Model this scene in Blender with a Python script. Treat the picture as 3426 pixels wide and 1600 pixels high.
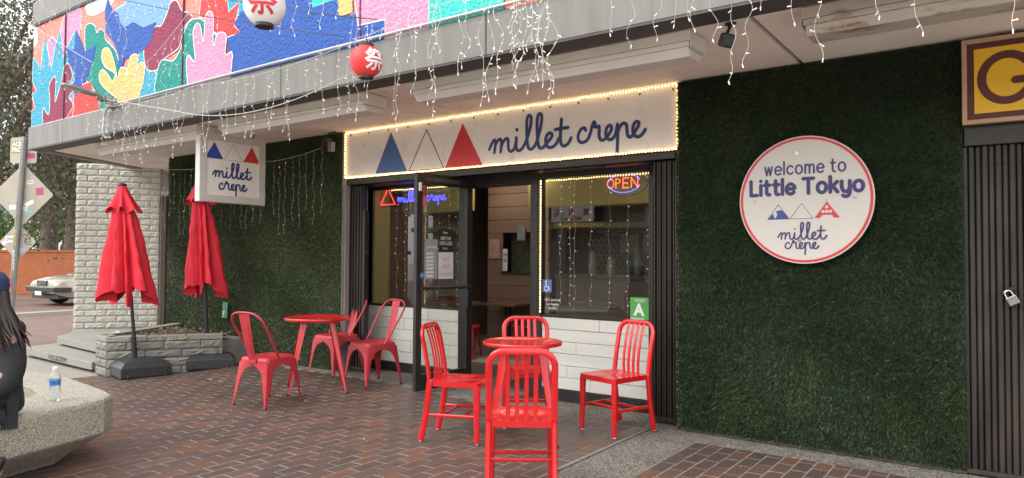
import bpy, bmesh, math, random
import numpy as np
from mathutils import Vector, Matrix, Euler
from mathutils.geometry import tessellate_polygon
random.seed(7); rng = np.random.default_rng(11)
for o in list(bpy.data.objects): bpy.data.objects.remove(o)
SC = bpy.context.scene
COL = SC.collection
PI = math.pi; R = math.radians

# ------------------------------------------------------------------ camera, sky, sun, exposure
cam_d = bpy.data.cameras.new('camera'); cam = bpy.data.objects.new('camera', cam_d); COL.objects.link(cam)
cam.location = (0, 0, 1.36)
cam.rotation_euler = (R(91.5857), R(-0.3314), R(35.6094))
cam_d.sensor_width = 36; cam_d.lens = 24.863; cam_d.clip_start = 0.05; cam_d.clip_end = 900
SC.camera = cam

SUN_EL, SUN_AZ = 42, 205          # overcast: the sun is only a soft brighter patch
world = bpy.data.worlds.new('World'); SC.world = world; world.use_nodes = True
wn = world.node_tree; wn.nodes.clear()
sky = wn.nodes.new('ShaderNodeTexSky'); sky.sky_type = 'NISHITA'; sky.sun_disc = False
sky.sun_elevation = R(SUN_EL); sky.sun_rotation = R(SUN_AZ); sky.dust_density = 4; sky.air_density = 1.0
hs = wn.nodes.new('ShaderNodeHueSaturation'); hs.inputs['Saturation'].default_value = 0.12   # cloud cover greys the blue
cl = wn.nodes.new('ShaderNodeMixRGB'); cl.blend_type = 'MIX'; cl.inputs[0].default_value = 0.75; cl.inputs[2].default_value = (7.6, 7.7, 7.8, 1)
bg = wn.nodes.new('ShaderNodeBackground'); bg.inputs['Strength'].default_value = 0.15
wo = wn.nodes.new('ShaderNodeOutputWorld')
wn.links.new(sky.outputs[0], hs.inputs['Color']); wn.links.new(hs.outputs[0], cl.inputs[1])
wn.links.new(cl.outputs[0], bg.inputs[0]); wn.links.new(bg.outputs[0], wo.inputs[0])
sun_d = bpy.data.lights.new('sun', 'SUN'); sun_d.energy = 0.7; sun_d.angle = R(45); sun_d.color = (1, .96, .9)
sun = bpy.data.objects.new('sun', sun_d); COL.objects.link(sun)
sun.rotation_euler = (R(90 - SUN_EL), 0, R(180 - SUN_AZ))
sun.location = (0, -10, 20)
SC.view_settings.view_transform = 'Standard'; SC.view_settings.look = 'None'
SC.view_settings.gamma = 1; SC.view_settings.use_curve_mapping = False
SC.view_settings.exposure = 1.3
try: SC.cycles.max_bounces = 8; SC.cycles.transparent_max_bounces = 16
except Exception: pass

# ------------------------------------------------------------------ helpers
def tag(o, label=None, cat=None, group=None, kind=None):
    if label: o['label'] = label
    if cat: o['category'] = cat
    if group: o['group'] = group
    if kind: o['kind'] = kind
    return o

def thing(name, label, cat, loc=(0, 0, 0), rz=0.0, group=None, scale=1):
    o = bpy.data.objects.new(name, None); COL.objects.link(o)
    o.empty_display_size = .1; o.location = loc; o.rotation_euler = (0, 0, rz); o.scale = (scale,) * 3
    return tag(o, label, cat, group)

def smoothpath(P, n=6, closed=False):
    P = [Vector(p) for p in P]; out = []; N = len(P)
    rngi = range(N if closed else N - 1)
    for i in rngi:
        if closed: a, b, c, d = P[(i - 1) % N], P[i], P[(i + 1) % N], P[(i + 2) % N]
        else: a, b, c, d = P[max(i - 1, 0)], P[i], P[i + 1], P[min(i + 2, N - 1)]
        for k in range(n):
            t = k / n
            out.append(.5 * ((2 * b) + (c - a) * t + (2 * a - 5 * b + 4 * c - d) * t * t + (3 * b - a - 3 * c + d) * t ** 3))
    if not closed: out.append(P[-1])
    return out

class MB:
    """collects shapes; build() links them as ONE mesh object"""
    def __init__(s): s.v = []; s.f = []; s.M = Matrix()
    def add(s, V, F):
        b = len(s.v); s.v += [tuple(s.M @ Vector(p)) for p in V]; s.f += [tuple(i + b for i in f) for f in F]; return s
    def box(s, x0, x1, y0, y1, z0, z1):
        return s.add([(x0,y0,z0),(x1,y0,z0),(x1,y1,z0),(x0,y1,z0),(x0,y0,z1),(x1,y0,z1),(x1,y1,z1),(x0,y1,z1)],
                     [(0,3,2,1),(4,5,6,7),(0,1,5,4),(1,2,6,5),(2,3,7,6),(3,0,4,7)])
    def tube(s, P, r=.01, n=8, cap=True, sec=None, up=(0, 0, 1), closed=False):
        P = [Vector(p) for p in P]; N = len(P); up = Vector(up)
        rr = r if isinstance(r, (list, tuple)) else [r] * N
        V = []; F = []
        prev = None
        for i, p in enumerate(P):
            if closed: t = P[(i + 1) % N] - P[i - 1]
            else: t = P[min(i + 1, N - 1)] - P[max(i - 1, 0)]
            if t.length < 1e-9: t = Vector((0, 0, 1))
            t.normalize()
            if sec is None and prev is not None: a = prev - t * prev.dot(t)
            else:
                a = up - t * up.dot(t)
            if a.length < 1e-4: a = Vector((1, 0, 0)) - t * t.x
            if a.length < 1e-4: a = Vector((0, 1, 0))
            a.normalize(); prev = a; b = t.cross(a)
            S = sec if sec else [(math.cos(2 * PI * k / n), math.sin(2 * PI * k / n)) for k in range(n)]
            q = rr[i] if sec is None else (r[i] if isinstance(r, (list, tuple)) else 1)
            V += [p + (a * u + b * w) * q for u, w in S]
        m = len(sec) if sec else n
        for i in range(N if closed else N - 1):
            j = (i + 1) % N
            F += [(i*m+k, i*m+(k+1) % m, j*m+(k+1) % m, j*m+k) for k in range(m)]
        if cap and not closed: F += [tuple(range(m))[::-1], tuple((N-1)*m+k for k in range(m))]
        return s.add(V, F)
    def lathe(s, prof, n=24, c=(0, 0, 0), cap=True):
        V = []; F = []; N = len(prof)
        for r, z in prof:
            V += [(c[0] + r*math.cos(2*PI*k/n), c[1] + r*math.sin(2*PI*k/n), c[2] + z) for k in range(n)]
        for i in range(N - 1): F += [(i*n+k, i*n+(k+1) % n, (i+1)*n+(k+1) % n, (i+1)*n+k) for k in range(n)]
        if cap: F += [tuple(range(n))[::-1], tuple((N-1)*n+k for k in range(n))]
        return s.add(V, F)
    def prism(s, poly, d, O=(0,0,0), ex=(1,0,0), ey=(0,0,1)):
        """2-D outline extruded by d along ex x ey (towards the viewer for facade frames)"""
        O = Vector(O); ex = Vector(ex); ey = Vector(ey); nz = ex.cross(ey).normalized()
        n = len(poly); A = [O + ex*p[0] + ey*p[1] for p in poly]
        area = sum(poly[i][0]*poly[(i+1) % n][1] - poly[(i+1) % n][0]*poly[i][1] for i in range(n))
        if area < 0: A = A[::-1]
        tri = tessellate_polygon([A])
        V = [p + nz*d for p in A] + ([p for p in A] if abs(d) > 1e-6 else [])
        F = []
        for t in tri:
            a, b, c = (A[i] for i in t)
            if (b - a).cross(c - a).dot(nz) < 0: t = (t[0], t[2], t[1])
            F.append(tuple(t))
            if abs(d) > 1e-6: F.append((t[0]+n, t[2]+n, t[1]+n))
        if abs(d) > 1e-6: F += [(i, i+n, (i+1) % n + n, (i+1) % n) for i in range(n)]
        return s.add(V, F)
    def ribbon(s, P, w, d, O, ex, ey, closed=False, capn=5):
        """round-ended stroke of width w along 2-D path P, raised by d"""
        P = [Vector((p[0], p[1])) for p in P]; N = len(P)
        L = []; Rr = []
        for i in range(N):
            t = (P[(i+1) % N] - P[i-1]) if closed else P[min(i+1, N-1)] - P[max(i-1, 0)]
            if t.length < 1e-9: t = Vector((1, 0))
            t.normalize(); nn = Vector((-t.y, t.x)) * w / 2
            L.append(P[i] + nn); Rr.append(P[i] - nn)
        O = Vector(O); ex = Vector(ex); ey = Vector(ey); nz = ex.cross(ey).normalized()
        mp = lambda p, h: O + ex*p.x + ey*p.y + nz*h
        V = []; F = []
        for i in range(N): V += [mp(L[i], d+i*1.2e-5), mp(Rr[i], d+i*1.2e-5), mp(L[i], 0), mp(Rr[i], 0)]      # rises a hair along the stroke, so crossings never share a plane
        for i in range(N if closed else N-1):
            a = 4*i; b = 4*((i+1) % N)
            F += [(a, a+1, b+1, b), (a+2, a, b, b+2), (a+1, a+3, b+3, b+1)]
        s.add(V, F)
        if not closed:
            for e in (0, N-1):
                c = P[e]; hc_ = d + (9e-4 if e else 1.2e-3); s.add([mp(c, hc_)] + [mp(c + Vector((math.cos(2*PI*k/10), math.sin(2*PI*k/10)))*w/2, hc_) for k in range(10)],
                                [(0, k+1, (k+1) % 10+1) for k in range(10)])
        return s
    def mesh(s, name, bevel=0, smooth=False, seg=1, ang=40):
        me = bpy.data.meshes.new(name); me.from_pydata(s.v, [], s.f); me.update()
        if bevel or smooth:
            bm = bmesh.new(); bm.from_mesh(me)
            if bevel:
                bmesh.ops.remove_doubles(bm, verts=bm.verts, dist=1e-5)
                ed = [e for e in bm.edges if len(e.link_faces) == 2 and e.calc_face_angle(0) > R(30)]
                bmesh.ops.bevel(bm, geom=ed, offset=bevel, segments=seg, affect='EDGES', profile=.5, clamp_overlap=True)
            if smooth:
                for f in bm.faces: f.smooth = True
                for e in bm.edges:
                    if len(e.link_faces) == 2 and e.calc_face_angle(0) > R(ang): e.smooth = False
            bm.to_mesh(me); bm.free()
        return me
    def build(s, name, mat, parent=None, bevel=0, smooth=False, seg=1, ang=40, label=None, cat=None, group=None, kind=None, loc=None, rot=None):
        me = s.mesh(name, bevel, smooth, seg, ang)
        me.materials.append(mat)
        o = bpy.data.objects.new(name, me); COL.objects.link(o)
        if parent is not None: o.parent = parent
        if loc: o.location = loc
        if rot: o.rotation_euler = rot
        return tag(o, label, cat, group, kind)

def link_mesh(name, me, parent=None, loc=(0,0,0), rot=(0,0,0), scale=(1,1,1)):
    o = bpy.data.objects.new(name, me); COL.objects.link(o); o.parent = parent
    o.location = loc; o.rotation_euler = rot; o.scale = scale
    return o

def raw(name, V, F, mat, parent=None, kind=None, smooth=False):
    me = bpy.data.meshes.new(name); me.from_pydata(V, [], F); me.update(); me.materials.append(mat)
    if smooth: me.polygons.foreach_set('use_smooth', [True]*len(me.polygons))
    o = bpy.data.objects.new(name, me); COL.objects.link(o); o.parent = parent
    if kind: o['kind'] = kind
    return o

def tris_object(name, V, mat, parent=None, kind='stuff', quads=False):
    """V: (n,3,3) triangle soup (or (n,4,3) quads) as one mesh, fast"""
    V = np.asarray(V, dtype=np.float32); n, k, _ = V.shape
    me = bpy.data.meshes.new(name)
    me.vertices.add(n*k); me.vertices.foreach_set('co', V.reshape(-1))
    me.loops.add(n*k); me.loops.foreach_set('vertex_index', np.arange(n*k, dtype=np.int32))
    me.polygons.add(n); me.polygons.foreach_set('loop_start', np.arange(0, n*k, k, dtype=np.int32))
    me.update(calc_edges=True); me.materials.append(mat)
    o = bpy.data.objects.new(name, me); COL.objects.link(o); o.parent = parent
    if kind: o['kind'] = kind
    return o

def copy_tree(o, parent=None):
    c = o.copy(); COL.objects.link(c); c.parent = parent
    for ch in list(o.children): copy_tree(ch, c)
    return c

_tc = {}
def text_mesh(txt, size=1, offset=0.0, align='LEFT', spacing=1.0, shear=0.0, vspace=1.0):
    cu = bpy.data.curves.new('t', 'FONT'); cu.body = txt; cu.size = size; cu.offset = offset; cu.align_x = align
    cu.space_character = spacing; cu.shear = shear; cu.fill_mode = 'BOTH'; cu.resolution_u = 3; cu.space_line = vspace
    ob = bpy.data.objects.new('t', cu); COL.objects.link(ob)
    bpy.context.view_layer.update()
    me = ob.to_mesh()
    V = [tuple(v.co) for v in me.vertices]; F = [tuple(p.vertices) for p in me.polygons]
    ob.to_mesh_clear(); bpy.data.objects.remove(ob); bpy.data.curves.remove(cu)
    return V, F

def text_on(mb, txt, O, ex, ey, size, width=None, **kw):
    """flat lettering in the frame O, ex, ey (unit vectors); width rescales it to a printed width"""
    V, F = text_mesh(txt, size, **kw)
    if not V: return mb
    xs = [v[0] for v in V]
    k = 1.0
    if width: k = width / max(1e-6, max(xs) - min(xs))
    O = Vector(O); ex = Vector(ex); ey = Vector(ey)
    flip = False
    mb.add([O + ex*v[0]*k + ey*v[1] for v in V], F)
    return mb

def ss(a, b, x):
    t = max(0., min(1., (x-a)/(b-a))); return t*t*(3-2*t)
def gz(x, y):
    """the plaza: a faint fall to the street and a low ramp up to the shop door"""
    return -0.05*ss(-7.6, -8.8, x) + 0.07*ss(4.4, 5.5, y)*ss(-8.6, -7.2, x)*(1-ss(-5.4, -3.8, x))

# ------------------------------------------------------------------ materials
MATS = {}
def nodemat(name):
    m = bpy.data.materials.new(name); m.use_nodes = True; nt = m.node_tree
    b = nt.nodes['Principled BSDF']; MATS[name] = m
    return m, nt, b
def coords(nt, scale=(1,1,1), kind='Object'):
    tc = nt.nodes.new('ShaderNodeTexCoord'); mp = nt.nodes.new('ShaderNodeMapping'); mp.inputs['Scale'].default_value = scale
    nt.links.new(tc.outputs[kind], mp.inputs[0]); return mp.outputs[0]
def noise(nt, vec, scale, detail=4, rough=.6):
    n = nt.nodes.new('ShaderNodeTexNoise'); n.inputs['Scale'].default_value = scale; n.inputs['Detail'].default_value = detail
    n.inputs['Roughness'].default_value = rough; nt.links.new(vec, n.inputs['Vector']); return n.outputs['Fac']
def ramp(nt, fac, stops):
    r = nt.nodes.new('ShaderNodeValToRGB'); nt.links.new(fac, r.inputs[0])
    el = r.color_ramp.elements
    while len(el) < len(stops): el.new(.5)
    for e, (p, c) in zip(el, stops): e.position = p; e.color = (*c, 1) if len(c) == 3 else c
    return r.outputs[0]
def mixc(nt, fac, a, b, mode='MIX'):
    m = nt.nodes.new('ShaderNodeMixRGB'); m.blend_type = mode
    for i, v in ((0, fac), (1, a), (2, b)):
        if hasattr(v, 'is_linked'): nt.links.new(v, m.inputs[i])
        elif isinstance(v, (int, float)): m.inputs[i].default_value = v
        else: m.inputs[i].default_value = (*v, 1)
    return m.outputs[0]
def bump(nt, b, h, strength=.3, dist=.01):
    bn = nt.nodes.new('ShaderNodeBump'); bn.inputs['Strength'].default_value = strength; bn.inputs['Distance'].default_value = dist
    nt.links.new(h, bn.inputs['Height']); nt.links.new(bn.outputs[0], b.inputs['Normal'])

def M(name, col, rough=.6, metal=0, var=.12, vs=6, bmp=0, bs=80, bd=.003, dirt=None, spec=.5, coat=0, scale=(1,1,1), dirt_th=(.55,.75), dscale=3):
    """painted / plain surface: colour with patchy wear, optional relief and dirt"""
    if name in MATS: return MATS[name]
    m, nt, b = nodemat(name)
    vec = coords(nt, scale)
    n1 = noise(nt, vec, vs, 5)
    lo = tuple(max(0, c*(1-var)) for c in col); hi = tuple(min(1, c*(1+var)) for c in col)
    c = ramp(nt, n1, [(.3, lo), (.7, hi)])
    if dirt:
        n2 = noise(nt, vec, dscale, 8, .7)
        k = ramp(nt, n2, [(dirt_th[0], (0,0,0)), (dirt_th[1], (1,1,1))])
        c = mixc(nt, k, c, dirt)
    nt.links.new(c, b.inputs['Base Color'])
    rr = nt.nodes.new('ShaderNodeMapRange'); rr.inputs[3].default_value = max(0.02, rough-.08); rr.inputs[4].default_value = min(1, rough+.08)
    nt.links.new(n1, rr.inputs[0]); nt.links.new(rr.outputs[0], b.inputs['Roughness'])
    b.inputs['Metallic'].default_value = metal
    b.inputs['Specular IOR Level'].default_value = spec
    if coat: b.inputs['Coat Weight'].default_value = coat; b.inputs['Coat Roughness'].default_value = .06
    if bmp: bump(nt, b, noise(nt, vec, bs, 3), bmp, bd)
    return m
def EM(name, col, strength):
    if name in MATS: return MATS[name]
    m, nt, b = nodemat(name)
    b.inputs['Base Color'].default_value = (*col, 1); b.inputs['Emission Color'].default_value = (*col, 1)
    b.inputs['Emission Strength'].default_value = strength; b.inputs['Roughness'].default_value = .3
    return m
def per_piece(nt, extra=0.0):
    """a random number that differs for each brick, whether it is its own object or an island of a mesh"""
    oi = nt.nodes.new('ShaderNodeObjectInfo'); ge = nt.nodes.new('ShaderNodeNewGeometry')
    a = nt.nodes.new('ShaderNodeMath'); a.operation = 'ADD'
    nt.links.new(oi.outputs['Random'], a.inputs[0]); nt.links.new(ge.outputs['Random Per Island'], a.inputs[1])
    f = nt.nodes.new('ShaderNodeMath'); f.operation = 'FRACT'; nt.links.new(a.outputs[0], f.inputs[0])
    return f.outputs[0]

def mat_brick():
    m, nt, b = nodemat('clay_paver')
    p = per_piece(nt)
    base = ramp(nt, p, [(0, (.066,.048,.045)), (.16, (.088,.058,.05)), (.32, (.105,.064,.05)), (.46, (.08,.06,.056)),
                        (.60, (.12,.068,.05)), (.72, (.098,.066,.054)), (.85, (.145,.072,.048)), (.95, (.18,.078,.046)), (1, (.115,.082,.062))])
    vec = coords(nt, (1,1,1), 'Generated') if False else coords(nt)
    ge = nt.nodes.new('ShaderNodeNewGeometry')
    mp = nt.nodes.new('ShaderNodeMapping'); nt.links.new(ge.outputs['Position'], mp.inputs[0])
    pos = mp.outputs[0]
    base = mixc(nt, .2, base, (.1,.068,.058))
    stain = noise(nt, pos, 1.3, 6, .65)
    c = mixc(nt, ramp(nt, stain, [(.42, (0,0,0)), (.66, (.7,.7,.7))]), base, (.066,.052,.048))
    grit = noise(nt, pos, 55, 5, .7)
    c = mixc(nt, ramp(nt, grit, [(.35, (.55,.55,.55)), (.65, (1.25,1.2,1.2))]), c, c, 'MIX') if False else mixc(nt, .55, c, ramp(nt, grit, [(.3, (.35,.35,.35)), (.7, (.78,.76,.74))]), 'OVERLAY')
    dust = noise(nt, pos, 9, 8, .75)
    c = mixc(nt, ramp(nt, dust, [(.62, (0,0,0)), (.85, (.28,.28,.28))]), c, (.17,.14,.125))
    vg = nt.nodes.new('ShaderNodeTexVoronoi'); vg.inputs['Scale'].default_value = 3.2; nt.links.new(pos, vg.inputs['Vector'])
    c = mixc(nt, ramp(nt, vg.outputs['Distance'], [(.045, (.75,.75,.75)), (.075, (0,0,0))]), c, (.035,.03,.028))      # trodden gum spots
    nt.links.new(c, b.inputs['Base Color'])
    rr = ramp(nt, stain, [(.3, (.5,.5,.5)), (.7, (.36,.36,.36))]); nt.links.new(rr, b.inputs['Roughness'])
    bump(nt, b, grit, .35, .004)
    return m
def mat_aggregate(name, base, dark, light, scale=130, stain=(.05,.045,.04)):
    m, nt, b = nodemat(name)
    ge = nt.nodes.new('ShaderNodeNewGeometry'); pos = ge.outputs['Position']
    vo = nt.nodes.new('ShaderNodeTexVoronoi'); vo.inputs['Scale'].default_value = scale; nt.links.new(pos, vo.inputs['Vector'])
    peb = ramp(nt, vo.outputs['Color'], [(.15, dark), (.5, base), (.85, light)])
    edge = ramp(nt, vo.outputs['Distance'], [(.25, (1,1,1)), (.6, (.45,.45,.45))])
    c = mixc(nt, 1, peb, edge, 'MULTIPLY')
    st = noise(nt, pos, 1.6, 7, .65)
    c = mixc(nt, ramp(nt, st, [(.5, (0,0,0)), (.75, (.7,.7,.7))]), c, stain)
    nt.links.new(c, b.inputs['Base Color']); b.inputs['Roughness'].default_value = .85
    bump(nt, b, vo.outputs['Distance'], -.5, .006)
    return m
def mat_blades(name, stops):
    m, nt, b = nodemat(name)
    ge = nt.nodes.new('ShaderNodeNewGeometry')
    c = ramp(nt, ge.outputs['Random Per Island'], stops)
    big = noise(nt, ge.outputs['Position'], .9, 3)
    c = mixc(nt, ramp(nt, big, [(.3, (0,0,0)), (.5, (.55,.55,.55))]), c, tuple(x*1.1 for x in stops[0][1]))
    c = mixc(nt, ramp(nt, noise(nt, ge.outputs['Position'], 2.3, 5, .6), [(.52, (0,0,0)), (.7, (.45,.45,.45))]), c, (.105,.115,.035))      # scattered olive patches
    nt.links.new(c, b.inputs['Base Color']); b.inputs['Roughness'].default_value = .38
    b.inputs['Specular IOR Level'].default_value = .6
    return m
def mat_glass(name, tint=(.93,.95,.94)):
    m, nt, b = nodemat(name); nt.nodes.remove(b)
    tr = nt.nodes.new('ShaderNodeBsdfTransparent'); tr.inputs[0].default_value = (*tint, 1)
    gl = nt.nodes.new('ShaderNodeBsdfGlossy'); gl.inputs['Roughness'].default_value = .0
    fr = nt.nodes.new('ShaderNodeFresnel'); fr.inputs['IOR'].default_value = 1.9
    ge = nt.nodes.new('ShaderNodeNewGeometry'); iv = nt.nodes.new('ShaderNodeMath'); iv.operation = 'SUBTRACT'; iv.inputs[0].default_value = 1; nt.links.new(ge.outputs['Backfacing'], iv.inputs[1])
    mu = nt.nodes.new('ShaderNodeMath'); mu.operation = 'MULTIPLY'; nt.links.new(fr.outputs[0], mu.inputs[0]); nt.links.new(iv.outputs[0], mu.inputs[1])   # one reflection per pane, at its outer face
    mx = nt.nodes.new('ShaderNodeMixShader'); nt.links.new(mu.outputs[0], mx.inputs[0]); nt.links.new(tr.outputs[0], mx.inputs[1]); nt.links.new(gl.outputs[0], mx.inputs[2])
    nt.links.new(mx.outputs[0], nt.nodes['Material Output'].inputs[0])
    return m
def mat_stone(name, col, dark, per=.15, bs=45, bd=.012):
    m, nt, b = nodemat(name)
    p = per_piece(nt)
    ge = nt.nodes.new('ShaderNodeNewGeometry'); pos = ge.outputs['Position']
    lo = tuple(c*(1-per) for c in col); hi = tuple(c*(1+per) for c in col)
    c = ramp(nt, p, [(0, lo), (1, hi)])
    n = noise(nt, pos, 28, 6, .7)
    c = mixc(nt, ramp(nt, n, [(.42, (0,0,0)), (.72, (.6,.6,.6))]), c, dark)
    nt.links.new(c, b.inputs['Base Color']); b.inputs['Roughness'].default_value = .9
    bump(nt, b, noise(nt, pos, bs, 6, .7), .6, bd)
    return m
def mat_bricktex(name, c1, c2, mortar, bw, bh, msize=.01, rough=.85, rot=(0,0,0)):
    m, nt, b = nodemat(name)
    ge = nt.nodes.new('ShaderNodeTexCoord'); mp = nt.nodes.new('ShaderNodeMapping'); mp.inputs['Rotation'].default_value = rot
    nt.links.new(ge.outputs['Object'], mp.inputs[0])
    br = nt.nodes.new('ShaderNodeTexBrick'); nt.links.new(mp.outputs[0], br.inputs['Vector'])
    br.inputs['Scale'].default_value = 1; br.inputs['Brick Width'].default_value = bw; br.inputs['Row Height'].default_value = bh
    br.inputs['Mortar Size'].default_value = msize; br.inputs['Color1'].default_value = (*c1, 1); br.inputs['Color2'].default_value = (*c2, 1); br.inputs['Mortar'].default_value = (*mortar, 1)
    n = noise(nt, mp.outputs[0], 1.2, 6, .65)
    c = mixc(nt, .5, br.outputs['Color'], ramp(nt, n, [(.3, (.35,.35,.35)), (.7, (.68,.66,.64))]), 'OVERLAY')
    nt.links.new(c, b.inputs['Base Color']); b.inputs['Roughness'].default_value = rough
    bump(nt, b, br.outputs['Fac'], -.3, .006)
    return m

RED_GLOSS = M('glossy_red_enamel', (.56,.009,.013), .24, 0, .07, 5, coat=.25, dirt=(.3,.012,.016), dirt_th=(.63,.72), dscale=26)
RED_WORN = M('worn_matt_red_paint', (.44,.03,.04), .42, 0, .16, 9, dirt=(.13,.012,.016), dirt_th=(.62,.72), dscale=22)
BLACK_METAL = M('black_painted_metal', (.018,.016,.016), .42, 0, .25, 8, dirt=(.05,.042,.036), dirt_th=(.6,.8), dscale=6)
DARK_RUBBER = M('black_plastic', (.02,.02,.022), .5, 0, .15, 8, bmp=.15, bs=300, bd=.001)
CHROME = M('steel_glide', (.6,.6,.6), .25, 1, .1)
WHITE_PAINT = M('white_sign_paint', (.8,.78,.74), .5, 0, .04, 3, dirt=(.66,.61,.54), dirt_th=(.56,.72), dscale=5)
WHITE_WOOD = M('whitewashed_plank', (.56,.55,.505), .55, 0, .09, 3, dirt=(.42,.4,.36), dirt_th=(.66,.74), dscale=14, scale=(.3,1,3), bmp=.2, bs=40, bd=.002)
NAVY = M('navy_vinyl', (.03,.05,.17), .45, 0, .08)
SIGN_BLUE = M('blue_vinyl', (.06,.13,.34), .45, 0, .06)
SIGN_RED = M('red_vinyl', (.58,.035,.04), .45, 0, .06)
BLACK_INK = M('black_ink', (.015,.015,.015), .5, 0, .05)
WHITE_INK = M('white_ink', (.8,.8,.8), .5, 0, .04)
GREY_INK = M('grey_ink', (.28,.29,.31), .5, 0, .05)
SOFFIT = M('beige_stucco', (.79,.69,.62), .9, 0, .08, 2, bmp=.5, bs=110, bd=.006, dirt=(.58,.47,.4), dirt_th=(.56,.74), dscale=1.8)
FASCIA = M('warm_grey_metal_panel', (.16,.156,.143), .5, .0, .07, 1.5, dirt=(.105,.098,.088), dirt_th=(.45,.75), dscale=2.2, scale=(5,1,.4))
FLANGE = M('dark_brown_flashing', (.05,.042,.04), .55, 0, .15)
PLASTER = M('rough_grey_plaster', (.3,.28,.26), .9, 0, .12, 4, bmp=.5, bs=60, bd=.008)
GLASS = mat_glass('window_glass')
BULB = M('white_bulb_plastic', (.75,.74,.7), .35, 0, .04)
WIRE = M('clear_white_wire', (.5,.48,.44), .45, 0, .1)
DARK_WIRE = M('dark_cable', (.05,.045,.045), .6, 0, .1)
WARM_LED = EM('warm_led_glow', (1, .66, .25), 2.4)
BULB_LIT = EM('warm_bulb_tip', (1, .72, .4), .8)
# ================================================================== SETTING: ground
AGG = mat_aggregate('exposed_aggregate', (.25,.225,.19), (.1,.088,.078), (.46,.42,.36), 110)
AGG_LIGHT = mat_aggregate('washed_aggregate', (.47,.43,.355), (.34,.305,.245), (.56,.52,.44), 115, stain=(.33,.29,.23))
MORTAR = M('pale_mortar', (.21,.19,.172), .9, 0, .25, 30, bmp=.4, bs=90, bd=.004, dirt=(.12,.105,.1), dirt_th=(.5,.75), dscale=2.5)
FARBRICK = mat_bricktex('far_clay_paving', (.17,.085,.06), (.11,.065,.05), (.17,.15,.14), .222, .108, .008, .7, rot=(0, 0, R(90)))
CONC = mat_aggregate('weathered_concrete', (.42,.395,.35), (.35,.325,.29), (.5,.47,.42), 240, stain=(.28,.255,.22))
BRICK = mat_brick()

def sheet(name, xs, ys, dz, mat, poly=None):
    V = [(x, y, gz(x, y) + dz) for y in ys for x in xs]; nx = len(xs)
    F = [(j*nx+i, j*nx+i+1, (j+1)*nx+i+1, (j+1)*nx+i) for j in range(len(ys)-1) for i in range(nx-1)]
    return tag(raw(name, V, F, mat), kind='structure')
lin = lambda a, b, n: [a + (b-a)*i/n for i in range(n+1)]
sheet('ground', [-220, -60, -20] + lin(-12, 3, 60) + [20, 120], [-120, -30] + lin(-2, 7, 36) + [15, 60, 300], -.02, M('pale_bounce_ground', (.46,.43,.39), .85, 0, .12, 2, bmp=.3, bs=60, bd=.004, dirt=(.3,.27,.24), dirt_th=(.5,.8), dscale=.8))  # mostly unseen ground, colour raised to bounce light up onto soffit and turf
sheet('aggregate_strip', lin(-8.95, 2.4, 70), lin(.5, 7, 60), -.012, AGG)
sheet('paving_bed', lin(-8.92, -2.435, 130), lin(.6, 5.31, 100), -.0056, MORTAR)
sheet('paving_bed_by_turf', lin(-1.985, 1.2, 6), lin(.6, 5.135, 12), -.0052, MORTAR)
sheet('brick_plaza', [-60, -40, -25, -12.3], [-20, 0, 4, 8, 12.5, 40], -.008, FARBRICK)
sheet('concrete_apron', lin(-12.3, -8.92, 6), lin(2.2, 4.4, 4), -.010, CONC)
kerb = MB()
kerb.tube([(-19.6, 2.0, -.05), (-19.0, 6.7, -.05), (-19.15, 8.2, -.05), (-18.4, 14, -.05)], 1, sec=[(-.05,-.22), (-.05,.22), (.07,.2), (.07,-.2)])
tag(kerb.build('kerb', CONC), kind='structure')

# bricks, courses running towards the shop (along Y), half bond
BW, BL, J = .1075, .222, .009
def brick_mesh(seed):
    rd = random.Random(seed); w, l, h, c = BW-J, BL-J, .05, .0022
    def ring(dx, z): return [(sx*(w/2-dx) + rd.uniform(-.0012,.0012), sy*(l/2-dx) + rd.uniform(-.0012,.0012), z + rd.uniform(-.0006,.0006)) for sx, sy in ((-1,-1),(1,-1),(1,1),(-1,1))]
    V = ring(0, -h) + ring(0, -c) + ring(c, 0)
    F = [(i, (i+1) % 4, (i+1) % 4+4, i+4) for i in range(4)] + [(i+4, (i+1) % 4+4, (i+1) % 4+8, i+8) for i in range(4)] + [(8,9,10,11)]
    me = bpy.data.meshes.new('brick'); me.from_pydata(V, [], F); me.materials.append(BRICK); return me
BM_ = [brick_mesh(i) for i in range(8)]
fw = Vector((-math.sin(R(35.6094)), math.cos(R(35.6094)))); rt = Vector((fw.y, -fw.x))
def inview(x, y):
    d = x*fw.x + y*fw.y; l = x*rt.x + y*rt.y
    return d > .4 and abs(l) < .80*d + .25 and 1.42/d < .39
spots = []
def region(x0, x1, y0, y1, ox):
    nx = int(round((x1-x0)/BW))
    for i in range(nx):
        x = x0 + (i+.5)*BW
        y = y0 - (BL/2 if i % 2 else 0) + ox
        while y < y1 - .01:
            a, b = max(y, y0), min(y+BL, y1)
            if b-a > .05 and inview(x, (a+b)/2): spots.append((x, (a+b)/2, (b-a)/BL))
            y += BL
region(-8.915, -2.445, .7, 5.30, 0)
region(-1.98, 1.1, .7, 5.13, .03)
spots.sort(key=lambda s: s[0]**2 + s[1]**2)
paving = tag(bpy.data.objects.new('brick_paving', None), kind='structure'); COL.objects.link(paving)
JV = []; JF = []
def slope(x, y):
    e = .05; return (gz(x+e, y)-gz(x-e, y))/(2*e), (gz(x, y+e)-gz(x, y-e))/(2*e)
whole = [s for s in spots if s[2] > .98][:300]; ws = set(whole)
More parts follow.
